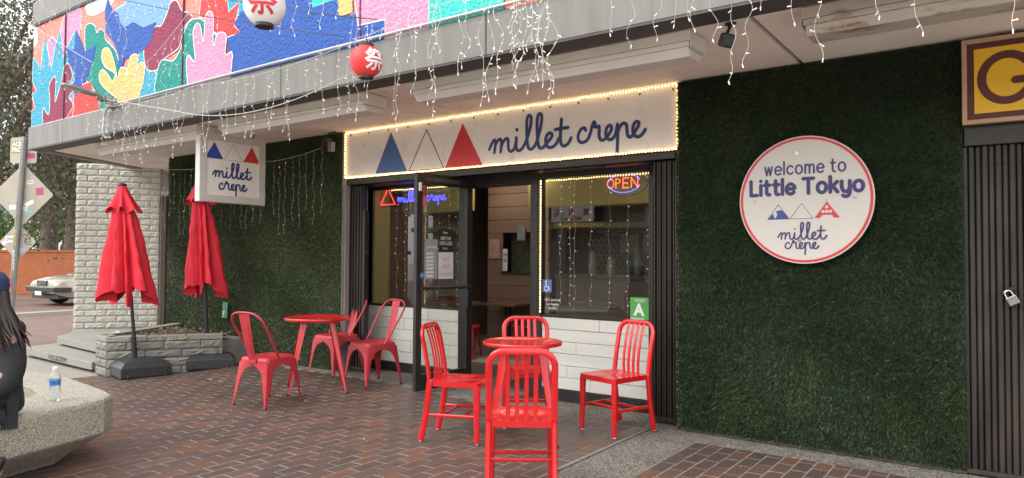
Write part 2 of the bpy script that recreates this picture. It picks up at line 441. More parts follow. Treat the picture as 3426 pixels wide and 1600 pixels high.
for i, (x, y, k) in enumerate(spots):
    me = BM_[random.randrange(8)]; z = gz(x, y) - .0036 + random.uniform(-.0009, .0012)
    sx, sy = slope(x, y); rz = random.gauss(0, .006)
    if (x, y, k) in ws:
        link_mesh('brick', me, paving, (x, y, z), (math.atan(sy)+random.gauss(0,.0025), -math.atan(sx)+random.gauss(0,.004), rz))
    else:
        b = len(JV); t1 = random.gauss(0, .0025); t2 = random.gauss(0, .004)
        for v in me.vertices:
            c = v.co; JV.append((x + c.x, y + c.y*k, z + c.z + c.x*(sx+t2) + c.y*k*(sy+t1)))
        JF += [tuple(q+b for q in p.vertices) for p in me.polygons]
raw('far_bricks', JV, JF, BRICK, paving, 'stuff')

# litter
LEAF = M('dry_leaf', (.36,.3,.2), .8, 0, .3)
PAPER = M('white_paper_scrap', (.75,.74,.72), .7, 0, .05)
def scrap(x, y, s, mat, name, label, cat, group=None):
    mb = MB(); z = gz(x, y) + .003; n = 7
    V = [(0, 0, s*.25)]
    for k in range(n):
        a = 2*PI*k/n; r = s*random.uniform(.5, 1.1); V.append((r*math.cos(a)*1.2, r*math.sin(a)*.8, abs(random.gauss(0, s*.12))))
    mb.add(V, [(0, k+1, (k+1) % n+1) for k in range(n)])
    mb.build(name, mat, loc=(x, y, z), rot=(0, 0, random.uniform(0, 6)), label=label, cat=cat, group=group)
scrap(-4.42, 1.92, .03, PAPER, 'paper_scrap', 'crumpled white paper scrap on the bricks below the concrete bench', 'litter')
scrap(-4.22, 2.05, .016, PAPER, 'paper_scrap', 'small flat white paper scrap lying beside the crumpled one', 'litter')
for x, y in ((-7.0, 3.9), (-6.3, 3.6), (-5.3, 4.3), (-4.7, 3.3), (-5.9, 4.05), (-4.0, 3.7), (-6.6, 4.5), (-3.7, 3.2), (-7.6, 4.2), (-5.0, 4.9), (-4.3, 4.5), (-1.5, 4.7), (-.9, 4.55), (-.75, 4.3), (-1.75, 5.3), (-1.2, 5.28), (-2.1, 5.36)):
    scrap(x, y, random.uniform(.006, .016), LEAF, 'dry_leaf', 'tiny dry pale leaf scrap lying on the paving', 'leaf', 'leaf scraps scattered over the paving')
# ================================================================== the shop building
bld = thing('shop_building', 'shop building with painted upper wall over a deep grey fascia and beige soffit', 'building', (-5, 5.6, 0))
def P(mb, name, mat, parent=bld, **k):
    """part given in world coordinates under the building"""
    mb.M = Matrix(); o = mb.build(name, mat, parent, **k)
    root = parent
    while root.parent: root = root.parent
    o.matrix_parent_inverse = root.matrix_basis.inverted() if parent is root else Matrix()
    return o
bpy.context.view_layer.update()
YF = 3.93
# fascia panels with joints
fx = [-10.885, -9.83, -8.43, -5.39, -3.055, -.6, 2.2]
for a, b in zip(fx[:-1], fx[1:]):
    P(MB().box(a+.004, b-.004, YF, YF+.16, 2.80, 3.095), 'fascia_panel', FASCIA, bevel=.004)
    P(MB().box(a+.004, b-.004, YF+.002, YF+.22, 2.785, 2.7985), 'fascia_flashing', FLANGE)
P(MB().box(-10.87, 2.2, YF+.03, YF+.12, 2.802, 3.092), 'fascia_backing', FLANGE)
# soffit panels (canopy end runs back at a slant) with open joints
sx = [(-8.0, -4.49), (-4.47, -1.305), (-1.27, 2.2)]
for a, b in sx: P(MB().box(a, b, 4.15, 7.2, 2.81, 2.87), 'soffit_panel', SOFFIT)
P(MB().prism([(-10.8, 4.12), (-8.02, 4.12), (-8.02, 7.4), (-12.6, 7.4), (-11.75, 5.78)], .06, (0, 0, 2.81), (1,0,0), (0,1,0)), 'soffit_panel', SOFFIT)
P(MB().box(-10.5, 2.2, 4.2, 7.2, 2.872, 2.9), 'soffit_joint_backing', FLANGE)
# slanted end face of the canopy
d_end = Vector((-.9, 1.8, 0)).normalized(); n_end = Vector((-d_end.y, d_end.x, 0))
e0 = Vector((-10.885, YF+.006, 0)); e1 = e0 + d_end*4
for z0, z1, t in ((2.79, 3.09, .0), (3.098, 4.75, .035)):
    P(MB().prism([(e0.x+t, e0.y+.02), (e1.x+t, e1.y), (e1.x+.18, e1.y), (e0.x+.1, e0.y+.22)], z1-z0, (0,0,z0), (1,0,0), (0,1,0)), 'end_wall', FASCIA)

# mural wall and coping
P(MB().box(-10.83, 2.2, YF+.02, YF+.2, 3.0955, 4.47), 'mural_wall', M('coral_stucco', (.68,.25,.2), .85, 0, .05, 4, bmp=1.0, bs=30, bd=.035))
cx = [-10.81, -9.75, -7.2, -4.4, -1.5, 2.2]
for a, b in zip(cx[:-1], cx[1:]): P(MB().box(a+.003, b-.003, YF-.01, YF+.3, 4.475, 4.78), 'coping_panel', FASCIA, bevel=.004)
P(MB().box(-10.8, 2.2, YF-.004, YF+.2, 4.455, 4.474), 'coping_flashing', FLANGE)
P(MB().box(-10.6, 2.2, YF+.21, 12, 4.3, 4.45), 'roof', FLANGE)
P(MB().tube([(-8.45, YF-.02, 3.105), (-6, YF-.02, 3.118), (-4.3, YF-.02, 3.118), (2.2, YF-.02, 3.118)], .014, 8), 'conduit', M('galvanised_steel', (.42,.43,.44), .4, .7, .1))

# ---- mural: flat paint, thin skins on the stucco; outlines traced on the wall in metres (x, z)
def paintmat(name, col): return M('mural_'+name, col, .85, 0, .06, 5, bmp=1.0, bs=30, bd=.035)
PC = dict(mint=(.62,.82,.8), pink=(.6,.27,.43), lblue=(.19,.36,.62), teal=(.012,.24,.21), turq=(.05,.33,.47), maroon=(.25,.035,.085), red=(.56,.06,.06), blue=(.03,.095,.37), mustard=(.72,.45,.17), coral=(.7,.25,.2), aqua=(.05,.52,.45), white=(.8,.8,.78))
MURAL = [
 ('mint',0,1,[(-10.922,4.46),(-10.734,4.425),(-10.712,4.232),(-10.906,4.194)]),
 ('mint',1,1,[(-9.296,4.471),(-9.277,4.359),(-9.183,4.301),(-9.001,4.278),(-8.826,4.289),(-8.656,4.317),(-8.576,4.424),(-9.08,4.532)]),
 ('lblue',1,1,[(-8.644,4.046),(-8.547,4.233),(-8.444,4.253),(-8.322,4.269),(-8.246,4.353),(-7.411,4.174),(-7.32,4.061),(-7.437,3.896),(-7.612,3.777),(-7.831,3.7),(-8.385,3.836)]),
 ('pink',1,1,[(-10.381,4.14),(-10.332,4.212),(-10.201,4.212),(-10.093,4.135),(-9.997,4.254),(-9.929,4.399),(-9.832,4.452),(-9.565,4.471),(-9.429,4.411),(-9.428,4.215),(-9.539,3.951),(-9.728,3.872),(-10.233,3.839),(-10.318,3.968)]),
 ('teal',1,1,[(-9.31,4.084),(-9.283,4.187),(-9.178,4.2),(-9.049,4.143),(-8.991,4.048),(-8.926,4.082),(-8.815,4.037),(-8.766,3.924),(-8.635,3.839),(-8.46,3.666),(-8.273,3.096),(-8.814,3.08),(-9.134,3.287),(-9.24,3.6)]),
 ('red',0,0,[(-10.892,3.763),(-10.691,3.569),(-10.744,3.334),(-10.968,3.308)]),
 ('turq',1,0,[(-10.881,4.047),(-10.784,4.024),(-10.657,3.94),(-10.564,3.849),(-10.496,4.276),(-10.349,4.042),(-10.25,3.769),(-10.132,4.097),(-9.999,4.288),(-9.897,3.877),(-9.714,4.069),(-9.551,4.194),(-9.479,3.897),(-9.604,3.347),(-10.037,3.088),(-10.954,3.08),(-10.951,3.318),(-10.728,3.346),(-10.958,3.522),(-10.914,3.552),(-10.69,3.565),(-10.85,3.721)]),
 ('maroon',1,1,[(-10.466,3.273),(-10.442,3.312),(-10.369,3.25),(-10.277,3.217),(-10.263,3.432),(-10.297,3.574),(-10.182,3.679),(-10.092,3.636),(-10.102,3.344),(-9.914,3.633),(-9.871,3.772),(-9.724,3.783),(-9.618,3.612),(-9.733,3.497),(-9.556,3.538),(-9.514,3.466),(-9.702,3.36),(-9.55,3.231),(-9.736,3.077),(-10.392,3.099)]),
 ('red',1,0,[(-9.557,3.374),(-9.373,3.469),(-9.143,3.479),(-9.025,3.357),(-8.886,3.213),(-8.893,3.078),(-9.761,3.08),(-9.597,3.215)]),
 ('blue',0,0,[(-9.82,4.025),(-9.586,3.937),(-9.551,4.194),(-9.41,4.037),(-9.299,3.867),(-9.002,3.906),(-9.066,3.743),(-9.15,3.629),(-9.236,3.514),(-9.509,3.352),(-9.589,3.433),(-9.542,3.645),(-9.724,3.783)]),
 ('turq',1,1,[(-7.979,3.109),(-7.968,3.312),(-7.98,3.608),(-7.848,3.649),(-7.787,3.538),(-7.783,3.417),(-7.634,3.389),(-7.557,3.292),(-7.573,3.237),(-7.464,3.203),(-7.458,3.131)]),
 ('maroon',1,1,[(-7.783,3.421),(-7.859,3.647),(-7.723,3.797),(-7.615,3.869),(-7.506,3.853),(-7.386,3.962),(-7.32,4.061),(-7.199,4.064),(-7.093,3.94),(-6.941,3.873),(-6.89,3.818),(-7.02,3.761),(-7.083,3.663),(-7.147,3.545),(-7.421,3.479),(-7.543,3.385)]),
 ('red',1,0,[(-6.721,4.044),(-6.275,3.947),(-6.234,3.75),(-6.055,3.819),(-6.094,3.688),(-6.143,3.596),(-6.026,3.507),(-6.262,3.503),(-6.474,3.588),(-6.633,3.759),(-6.761,3.802)]),
 ('teal',1,1,[(-7.57,3.142),(-7.576,3.314),(-7.544,3.404),(-7.457,3.475),(-7.245,3.432),(-7.096,3.537),(-7.05,3.675),(-6.955,3.785),(-6.793,3.793),(-6.648,3.726),(-6.411,3.507),(-6.467,3.36),(-6.802,3.111),(-7.031,3.107)]),
 ('blue',0,0,[(-8.724,4.414),(-8.655,4.296),(-8.482,4.179),(-8.436,4.068),(-8.31,3.98),(-8.113,4.011),(-7.877,3.903),(-7.61,3.914),(-7.712,3.718),(-7.867,3.648),(-8.135,3.614),(-8.287,3.618),(-8.351,3.516),(-8.455,3.544),(-8.419,3.66),(-8.551,3.845),(-8.753,4.004),(-8.791,4.282)]),
 ('mustard',1,1,[(-8.274,3.112),(-8.696,3.313),(-8.874,3.441),(-8.888,3.537),(-8.793,3.571),(-8.617,3.445),(-8.573,3.394),(-8.506,3.48),(-8.752,3.6),(-8.844,3.729),(-8.805,3.816),(-8.675,3.804),(-8.565,3.683),(-8.487,3.528),(-8.441,3.42),(-8.372,3.527),(-8.229,3.489),(-8.237,3.39),(-8.155,3.617),(-7.987,3.609),(-7.993,3.453),(-8.065,3.326),(-7.956,3.496),(-7.88,3.514),(-7.829,3.457),(-7.853,3.296),(-7.961,3.136),(-8.056,3.112)]),
 ('turq',1,0,[(-6.269,3.929),(-6.014,3.874),(-5.953,3.71),(-6.008,3.663),(-6.094,3.685),(-6.055,3.815),(-6.234,3.75)]),
 ('blue',0,0,[(-6.198,3.121),(-6.252,3.493),(-6.037,3.514),(-6.14,3.612),(-6.029,3.716),(-5.888,3.664),(-5.364,3.751),(-4.998,3.672),(-4.972,3.533),(-4.633,3.541),(-4.631,3.389),(-4.412,3.368),(-4.39,3.263),(-4.075,3.255),(-4.073,3.129)]),
 ('aqua',0,0,[(-4.994,3.67),(-4.639,3.594),(-4.638,3.54),(-4.972,3.533)]),
 ('mustard',0,0,[(-4.634,3.593),(-4.457,3.555),(-4.459,3.385),(-4.626,3.388)]),
 ('pink',1,0,[(-4.458,3.584),(-3.605,3.397),(-3.609,3.132),(-4.073,3.129),(-4.075,3.255),(-4.39,3.265),(-4.406,3.37)]),
 ('aqua',0,0,[(-3.603,3.397),(-2.904,3.244),(-2.903,3.12),(-3.602,3.128)]),
 ('pink',1,1,[(-6.951,3.204),(-6.974,3.389),(-6.926,3.436),(-6.81,3.354),(-6.858,3.64),(-6.807,3.739),(-6.726,3.706),(-6.664,3.534),(-6.634,3.777),(-6.557,3.818),(-6.494,3.749),(-6.485,3.459),(-6.427,3.554),(-6.353,3.57),(-6.262,3.515),(-6.272,3.337),(-6.17,3.346),(-6.159,3.259),(-6.251,3.117),(-6.867,3.124)]),
 ('blue',0,0,[(-2.6,3.105),(-1.3,3.105),(-1.3,4.4),(-2.4,4.4)]),
 ('mustard',1,1,[(-1.2,3.2),(-0.2,3.15),(0,4.2),(-0.9,4.3)])]
lay = 0
for col, outline, smooth, pts in MURAL:
    lay += 1
    pp = [(p.x, p.y) for p in smoothpath([(a, b, 0) for a, b in pts], 4, True)] if smooth else pts
    pp = [(max(-10.825, a), min(4.45, 3.098 if b < 3.15 else b)) for a, b in pp]
    y = YF + .0185 - lay*.0006
    P(MB().prism(pp, .0003, (0, y, 0)), 'painted_shape', paintmat(col, PC[col]))
    if outline:
        P(MB().ribbon(pp, .011, .0002, (0, y-.0004, 0), (1,0,0), (0,0,1), closed=True), 'painted_outline', paintmat('white', PC['white']))
for x in (-9.83, -7.05, -4.36): P(MB().box(x-.006, x+.006, YF-.002, YF+.03, 3.1, 4.45), 'wall_joint', M('mural_joint_paint', (.12,.03,.05) if x != -4.36 else (.6,.25,.45), .7))

# ---- ground-floor walls (behind turf, jambs, header)
P(MB().box(-10.1, -6.3, 5.5, 5.72, -.1, 2.81), 'side_wall', PLASTER)
P(MB().box(-2.24, -.29, 5.47, 5.72, -.1, 2.81), 'side_wall', PLASTER)
P(MB().box(-6.375, -6.315, 5.47, 5.93, -.02, 2.81), 'jamb', PLASTER)
P(MB().box(-2.29, -2.242, 5.56, 5.95, -.02, 2.81), 'jamb', BLACK_METAL)
P(MB().box(-.289, 2.2, 5.68, 5.75, -.02, 2.81), 'side_wall', BLACK_METAL)  # added behind the right gate to close a sunlight leak
P(MB().box(-6.31, -2.295, 5.53, 5.9, 2.195, 2.808), 'header', BLACK_METAL)
P(MB().box(-6.31, -2.295, 5.51, 5.6, 2.195, 2.27), 'gate_track', BLACK_METAL, bevel=.004)
P(MB().box(-10.1, -9.9, 5.72, 6.9, -.1, 2.81), 'recess_wall', PLASTER)

# ---- right window: frame, pane, planks below
YW = 5.88
wr = MB()
P(MB().box(-3.885, -3.845, YW-.03, YW+.06, .10, 2.2), 'window_frame', BLACK_METAL, bevel=.003)
P(MB().box(-2.69, -2.62, YW-.03, YW+.06, .10, 2.2), 'window_frame', BLACK_METAL, bevel=.003)
P(MB().box(-3.844, -2.691, YW-.03, YW+.06, 2.15, 2.2), 'window_frame', BLACK_METAL, bevel=.003)
P(MB().box(-3.844, -2.691, YW-.012, YW+.05, .79, .812), 'window_sill', BLACK_METAL, bevel=.003)
P(MB().box(-3.885, -2.6, YW-.025, YW+.07, -.02, .099), 'base_rail', BLACK_METAL, bevel=.004)
P(MB().box(-3.8435, -2.6915, YW+.012, YW+.018, .812, 2.15), 'window_pane', GLASS)
P(MB().box(-3.84, -2.695, YW+.02, YW+.06, .1, .79), 'panel_backing', BLACK_METAL)
def planks(x0, x1, z0, z1, n, joints):
    h = (z1-z0)/n
    for i in range(n):
        js = [x0] + [j for j in joints[i % len(joints)] if x0 < j < x1] + [x1]
        for a, b in zip(js[:-1], js[1:]):
            t = random.uniform(-.002, .002)
            P(MB().box(a+.0015, b-.0015, YW-.004+t, YW+.016, z0+i*h+.002, z0+(i+1)*h-.002), 'plank', WHITE_WOOD, bevel=.002)
planks(-3.842, -2.693, .101, .788, 6, [(-3.3,), (-3.55, -2.9), (-3.05,), (-3.45,), (-2.95, -3.62), (-3.2,)])
# ---- left window (behind the open door leaf too)
P(MB().box(-6.36, -6.315, YW-.03, YW+.06, .16, 2.2), 'window_frame', BLACK_METAL, bevel=.003)
P(MB().box(-4.90, -4.80, YW-.03, YW+.06, .0, 2.2), 'window_frame', BLACK_METAL, bevel=.003)
P(MB().box(-6.314, -4.901, YW-.03, YW+.06, 2.16, 2.2), 'window_frame', BLACK_METAL, bevel=.003)
P(MB().box(-6.314, -4.901, YW-.012, YW+.05, .80, .822), 'window_sill', BLACK_METAL, bevel=.003)
P(MB().box(-6.3, -4.901, YW-.025, YW+.07, .0, .159), 'base_rail', BLACK_METAL, bevel=.004)
P(MB().box(-6.313, -4.902, YW+.012, YW+.018, .823, 2.16), 'window_pane', GLASS)
P(MB().box(-6.31, -4.905, YW+.02, YW+.06, .16, .8), 'panel_backing', BLACK_METAL)
planks(-6.312, -4.903, .161, .799, 5, [(-5.4,), (-5.62,), (-5.2,), (-5.72,), (-5.35,)])
# ---- door frame
P(MB().box(-3.965, -3.8865, YW-.035, YW+.07, .0, 2.2), 'door_frame', BLACK_METAL, bevel=.004)
P(MB().box(-4.798, -3.966, YW-.03, YW+.07, 2.11, 2.2), 'door_frame', BLACK_METAL, bevel=.004)
P(MB().box(-4.798, -3.966, YW-.06, YW+.08, .0, .03), 'threshold', M('worn_aluminium', (.25,.24,.23), .4, .8, .2))
# ---- open door leaf, hinged on its right edge, swung out towards the street
hinge = Vector((-4.72, YW-.04, 0)); lead = Vector((-4.815, 5.09, 0))
ang = math.atan2(lead.y-hinge.y, lead.x-hinge.x); L = (lead-hinge).length
def DM(mb):
    mb2 = MB(); mb2.M = Matrix.Translation(hinge) @ Matrix.Rotation(ang, 4, 'Z'); mb2.add(mb.v, mb.f); return mb2
def PD(mb, name, mat, parent=None, **k):
    m2 = DM(mb); m2.M = Matrix(); return P(m2, name, mat, bld if parent is None else parent, **k)
Z0, Z1 = .055, 2.205
mb = MB().box(0, .075, -.022, .022, Z0, Z1).box(L-.07, L, -.022, .022, Z0, Z1).box(.0755, L-.0705, -.0215, .0215, Z1-.11, Z1).box(.0755, L-.0705, -.0215, .0215, Z0, Z0+.16)
door = PD(mb, 'door', BLACK_METAL, label='open black framed glass shop door')
def PDc(mb, name, mat, **k):
    m2 = DM(mb); m2.M = Matrix(); o = m2.build(name, mat, door, **k); return o
PDc(MB().box(.076, L-.071, -.004, .004, Z0+.161, Z1-.111), 'door_pane', GLASS)
PDc(MB().tube([(.06, .05, 1.06), (L-.04, .05, 1.06)], .016, 10), 'push_bar', BLACK_METAL, smooth=True)
PDc(MB().box(L-.06, L-.01, -.034, -.0225, .95, 1.2), 'door_lock', M('dull_aluminium', (.3,.29,.28), .4, .8, .1), bevel=.002)
PDc(MB().tube([(.13, .06, .82), (.13, .09, .86), (.13, .09, 1.02), (.13, .06, 1.06)], .011, 8), 'door_handle', BLACK_METAL, smooth=True)
# the side of the leaf that faces the camera is local +y
dX = Vector((math.cos(ang), math.sin(ang), 0)); dN = Vector((-math.sin(ang), math.cos(ang), 0))
def dpt(u, z, h=.0): return hinge + dX*u + dN*h + Vector((0,0,z))
face = 1 if dN.dot(Vector((0,0,0))-hinge) > 0 else -1
exd = -dX if face > 0 else dX           # reading direction seen from the camera
if exd.cross(Vector((0,0,1))).dot(dN*face) < 0: exd = -exd
def on_door(txt, u, z, size, mat, name='lettering', h=.0065, width=None, mirror=False, **k):
    mb = MB(); text_on(mb, txt, dpt(u, z, face*h), exd*(-1 if mirror else 1), (0,0,1), size, width, **k)
    return mb.build(name, mat, door)
def door_card(u0, u1, z0, z1, mat, name, h=.0052):
    mb = MB(); mb.v = [tuple(dpt(a, b, face*c)) for c in (h-.001, h) for a, b in ((u0, z0), (u1, z0), (u1, z1), (u0, z1))]
    mb.f = [(0,1,2,3), (4,7,6,5), (0,4,5,1), (1,5,6,2), (2,6,7,3), (3,7,4,0)]
    return mb.build(name, mat, door)
lu = lambda s: s if exd.dot(dX) > 0 else L - s     # s = distance from the reading-left edge
sgn = 1 if exd.dot(dX) > 0 else -1
on_door('THIS DOOR TO REMAIN UNLOCKED DURING BUSINESS HOURS', lu(.11), Z1-.075, .05, M('etched_letters', (.2,.19,.18), .5), h=.0228, width=.46)
door_card(lu(.30), lu(.49), 1.425, 1.66, BLACK_INK, 'notice_plate')
on_door('Please', lu(.36), 1.61, .035, WHITE_INK, width=.055); on_door('KEEP THIS', lu(.325), 1.545, .05, WHITE_INK, width=.135)
on_door('DOOR CLOSED', lu(.31), 1.495, .05, WHITE_INK, width=.17); on_door('Thank You', lu(.355), 1.45, .03, WHITE_INK, width=.065)
door_card(lu(.30), lu(.50), 1.15, 1.42, M('backlit_paper', (.6,.55,.56), .7, 0, .03), 'notice_sheet')
for i, (t, w) in enumerate((('No', .075), ('Public', .115), ('Restroom', .17))):
    on_door(t, lu(.485 if i == 2 else .46 if i == 1 else .44), 1.33-i*.075, .07, M('faint_print', (.33,.29,.31), .6), width=w, mirror=True)
door_card(lu(.125), lu(.285), 1.15, 1.55, GREY_INK, 'hours_sheet')
on_door('OPENING HOURS', lu(.275), 1.46, .03, WHITE_INK, width=.13, mirror=True)
mb = MB()
for i in range(7):
    for j in range(2):
        u0 = .14 + j*.048; z0 = 1.17 + i*.037
        mb.prism([(0,0), (.042,0), (.042,.024), (0,.024)], .0005, dpt(lu(u0), z0, face*.0062), exd, (0,0,1))
mb.build('hours_boxes', M('pale_print', (.6,.6,.6), .6), door)
mb = MB(); mb.prism([(.03*math.cos(2*PI*k/8+PI/8), .034*math.sin(2*PI*k/8+PI/8)) for k in range(8)], .001, dpt(lu(.075), 1.19, face*.0225), exd, (0,0,1)); mb.build('alarm_sticker', M('sticker_blue', (.02,.16,.5), .4), door)
on_door('ADT', lu(.053), 1.18, .025, WHITE_INK, h=.0242, width=.042)
mb = MB(); mb.prism([(-.035,-.1), (.035,-.1), (.04,.0), (.035,.1), (-.035,.1), (-.04,0)], .001, dpt(lu(.10), 1.98, face*.0052), exd, (0,0,1)); mb.build('review_sticker', M('pinkish_sticker', (.6,.16,.18), .5), door)
mb = MB(); mb.v = []; mb.box(-.015, .015, -.02, .0, 0, .085); m2 = MB(); m2.M = Matrix.Translation(dpt(lu(.03), 2.02, face*.024)) @ Matrix.Rotation(math.atan2(exd.y, exd.x), 4, 'Z'); m2.add(mb.v, mb.f); m2.M = Matrix(); m2.build('door_sensor', WHITE_PAINT, door, bevel=.003)
m2 = MB(); m2.M = Matrix.Translation(dpt(lu(.085), 1.985, face*.024)) @ Matrix.Rotation(math.atan2(exd.y, exd.x), 4, 'Z'); m2.box(-.022, .022, -.022, 0, 0, .08); m2.M = Matrix(); m2.build('door_buzzer', M('brown_brass', (.16,.05,.03), .35), door, bevel=.006)

# ---- window stickers: grade card, wheelchair sign, address
P(MB().box(-2.885, -2.695, YW+.006, YW+.0115, .80, 1.015), 'grade_card', M('grade_green', (.07,.36,.07), .5, 0, .04))
mb = MB(); text_on(mb, 'A', (-2.845, YW+.0045, .855), (1,0,0), (0,0,1), .145, width=.11, offset=.006); P(mb, 'grade_letter', WHITE_INK)
mb = MB()
for i in range(3): mb.box(-2.85+i*.008, -2.73-i*.008, YW+.004, YW+.005, .995-i*.011, .998-i*.011)
for i in range(3): mb.box(-2.88, -2.75+i*.004, YW+.004, YW+.005, .813+i*.008, .816+i*.008)
P(mb, 'grade_print', WHITE_INK)
P(MB().box(-3.843, -3.735, YW+.006, YW+.0115, 1.03, 1.155), 'access_sticker', M('access_blue', (.07,.17,.45), .5, 0, .04))
mb = MB(); O = (-3.79, YW+.0045, 1.09)
mb.ribbon([(-.008,.03), (-.005,-.005), (.018,-.005), (.03,-.032)], .009, .0006, O, (1,0,0), (0,0,1))
mb.ribbon([(.016*math.cos(a)*1.5-.006, .016*math.sin(a)*1.5-.022) for a in [R(110+i*16) for i in range(15)]], .007, .0006, O, (1,0,0), (0,0,1))
mb.prism([(-.008+.009*math.cos(2*PI*k/10), .046+.009*math.sin(2*PI*k/10)) for k in range(10)], .0006, O)
P(mb, 'access_symbol', WHITE_INK)
mb = MB()
for i, (t, w, x) in enumerate((('330 E. 2nd St #C', .185, -3.815), ('Los Angeles,', .14, -3.79), ('CA 90012', .105, -3.775))):
    text_on(mb, t, (x, YW+.0045, .945-i*.04), (1,0,0), (0,0,1), .036, width=w)
P(mb, 'address_lettering', WHITE_INK)
mb = MB()
for i, (t, w, x, z) in enumerate((('Creme Brulee Crepe', .29, -3.24, 1.69), ('Creme Brulee crepe is', .17, -3.18, 1.65), ('made with Custard', .26, -3.22, 1.615), ('Torched sugar on top', .2, -3.18, 1.585))):
    text_on(mb, t, (x, YW+.0045, z), (1,0,0), (0,0,1), .036, width=w)
for i, (t, w) in enumerate((('1 Choose you', .19), ('to the Custard', .17), ('- Just Custard!', .15), ('- Add Whipped C', .17), ('- Add Ice Cream', .165))):
    text_on(mb, t, (-2.885, YW+.0045, 1.75-i*.037), (1,0,0), (0,0,1), .036, width=w)
P(mb, 'menu_lettering', M('dark_print', (.03,.022,.02), .6))
# ================================================================== lettering strokes (monoline script)
MILLET = [
 [(0,.3),(.1,.55),(.28,.9),(.4,.93),(.42,.6),(.36,.02)],
 [(.38,.3),(.48,.7),(.68,.95),(.82,.9),(.84,.55),(.8,.02)],
 [(.82,.3),(.95,.7),(1.15,.95),(1.3,.9),(1.32,.5),(1.36,.15),(1.5,0),(1.68,.1),(1.8,.4),(1.88,.95)],
 [(1.88,.95),(1.86,.4),(1.92,.08),(2.08,0),(2.3,.18),(2.55,.7),(2.78,1.5),(2.86,2.15),(2.76,2.4),(2.62,2.3),(2.56,1.8),(2.58,.9),(2.66,.2),(2.84,0),(3.05,.15)],
 [(3.05,.15),(3.25,.6),(3.45,1.4),(3.54,2.15),(3.45,2.42),(3.3,2.32),(3.24,1.8),(3.26,.9),(3.34,.2),(3.52,0),(3.72,.12),(3.9,.36),(4.12,.62),(4.2,.85),(4.08,1.0),(3.9,.9),(3.8,.6),(3.84,.22),(4.02,0),(4.25,.02),(4.45,.2),(4.65,.6)],
 [(4.78,1.85),(4.74,1.2),(4.72,.5),(4.8,.1),(4.98,0),(5.2,.15),(5.38,.5)],
 [(4.4,1.18),(4.8,1.22),(5.2,1.22)],
]
CREPE = [
 [(.52,.78),(.42,.95),(.22,.9),(.04,.6),(.02,.25),(.18,.02),(.45,.02),(.66,.2),(.82,.6),(.95,1.1),(1.05,1.28),(1.12,1.15),(1.06,.98),(1.2,.92),(1.36,.95),(1.38,.7),(1.38,.3),(1.48,.05),(1.66,.02),(1.85,.18),(2.05,.45),(2.16,.72),(2.08,.92),(1.9,.85),(1.8,.55),(1.84,.2),(2.02,.0),(2.24,.06),(2.42,.35),(2.52,.9)],
 [(2.52,.95),(2.54,.3),(2.52,-.4),(2.5,-.95)],
 [(2.53,.35),(2.66,.75),(2.86,.95),(3.05,.88),(3.1,.55),(3.14,.18),(3.28,.02),(3.44,.12),(3.62,.4),(3.78,.68),(3.82,.88),(3.68,.97),(3.52,.82),(3.46,.5),(3.52,.18),(3.7,0),(3.95,.06),(4.2,.4)],
]
def script(mb, strokes, O, ex, ey, sx, sy, w, d=.003, dot=None, skew=0.0):
    for q_, st in enumerate(strokes):
        pp = [(p.x*sx, p.y*sy + p.x*sx*skew) for p in smoothpath([(a, b, 0) for a, b in st], 6)]
        mb.ribbon(pp, w, d+q_*.0008, O, ex, ey)
    if dot:
        c = (dot[0]*sx, dot[1]*sy); mb.prism([(c[0]+w*.62*math.cos(2*PI*k/12), c[1]+w*.62*math.sin(2*PI*k/12)) for k in range(12)], d, O, ex, ey)
    return mb
EX, EZ = Vector((1,0,0)), Vector((0,0,1))

# ---- long shop sign over the door
sg = thing('shop_sign', 'long white shop sign above the door with millet crepe script and three triangles', 'sign', (-4.25, 5.48, 2.27))
inv = Matrix.Translation((4.25, -5.48, -2.27))
def PS(mb, name, mat, parent, inv, **k): mb.v = [tuple(inv @ Vector(v)) for v in mb.v]; return mb.build(name, mat, parent, **k)
YS = 5.475
PS(MB().box(-6.275, -2.243, YS, YS+.03, 2.262, 2.795), 'board', WHITE_PAINT, sg, inv, bevel=.003)
fO = (0, YS-.0012, 0)
PS(MB().prism([(-5.79,2.292), (-5.305,2.285), (-5.555,2.735)], .0015, fO), 'triangle', SIGN_BLUE, sg, inv, label='solid blue triangle')
mb = MB(); t = [(-5.28,2.287), (-4.787,2.281), (-5.03,2.708)]
for a, b in ((0,1), (1,2), (2,0)): mb.ribbon([t[a], ((t[a][0]+t[b][0])/2, (t[a][1]+t[b][1])/2), t[b]], .009, .0015, fO, EX, EZ)
PS(mb, 'triangle', BLACK_INK, sg, inv, label='black outlined triangle')
PS(MB().prism([(-4.772,2.28), (-4.28,2.275), (-4.54,2.722)], .0015, fO), 'triangle', SIGN_RED, sg, inv, label='solid red triangle')
mb = MB(); script(mb, MILLET, (-4.20, YS-.001, 2.385), EX, EZ, .173, .134, .03, .002, (1.9,1.5), .0); PS(mb, 'lettering', NAVY, sg, inv)
mb = MB(); script(mb, CREPE, (-3.20, YS-.001, 2.40), EX, EZ, .156, .134, .03, .002); PS(mb, 'lettering', NAVY, sg, inv)
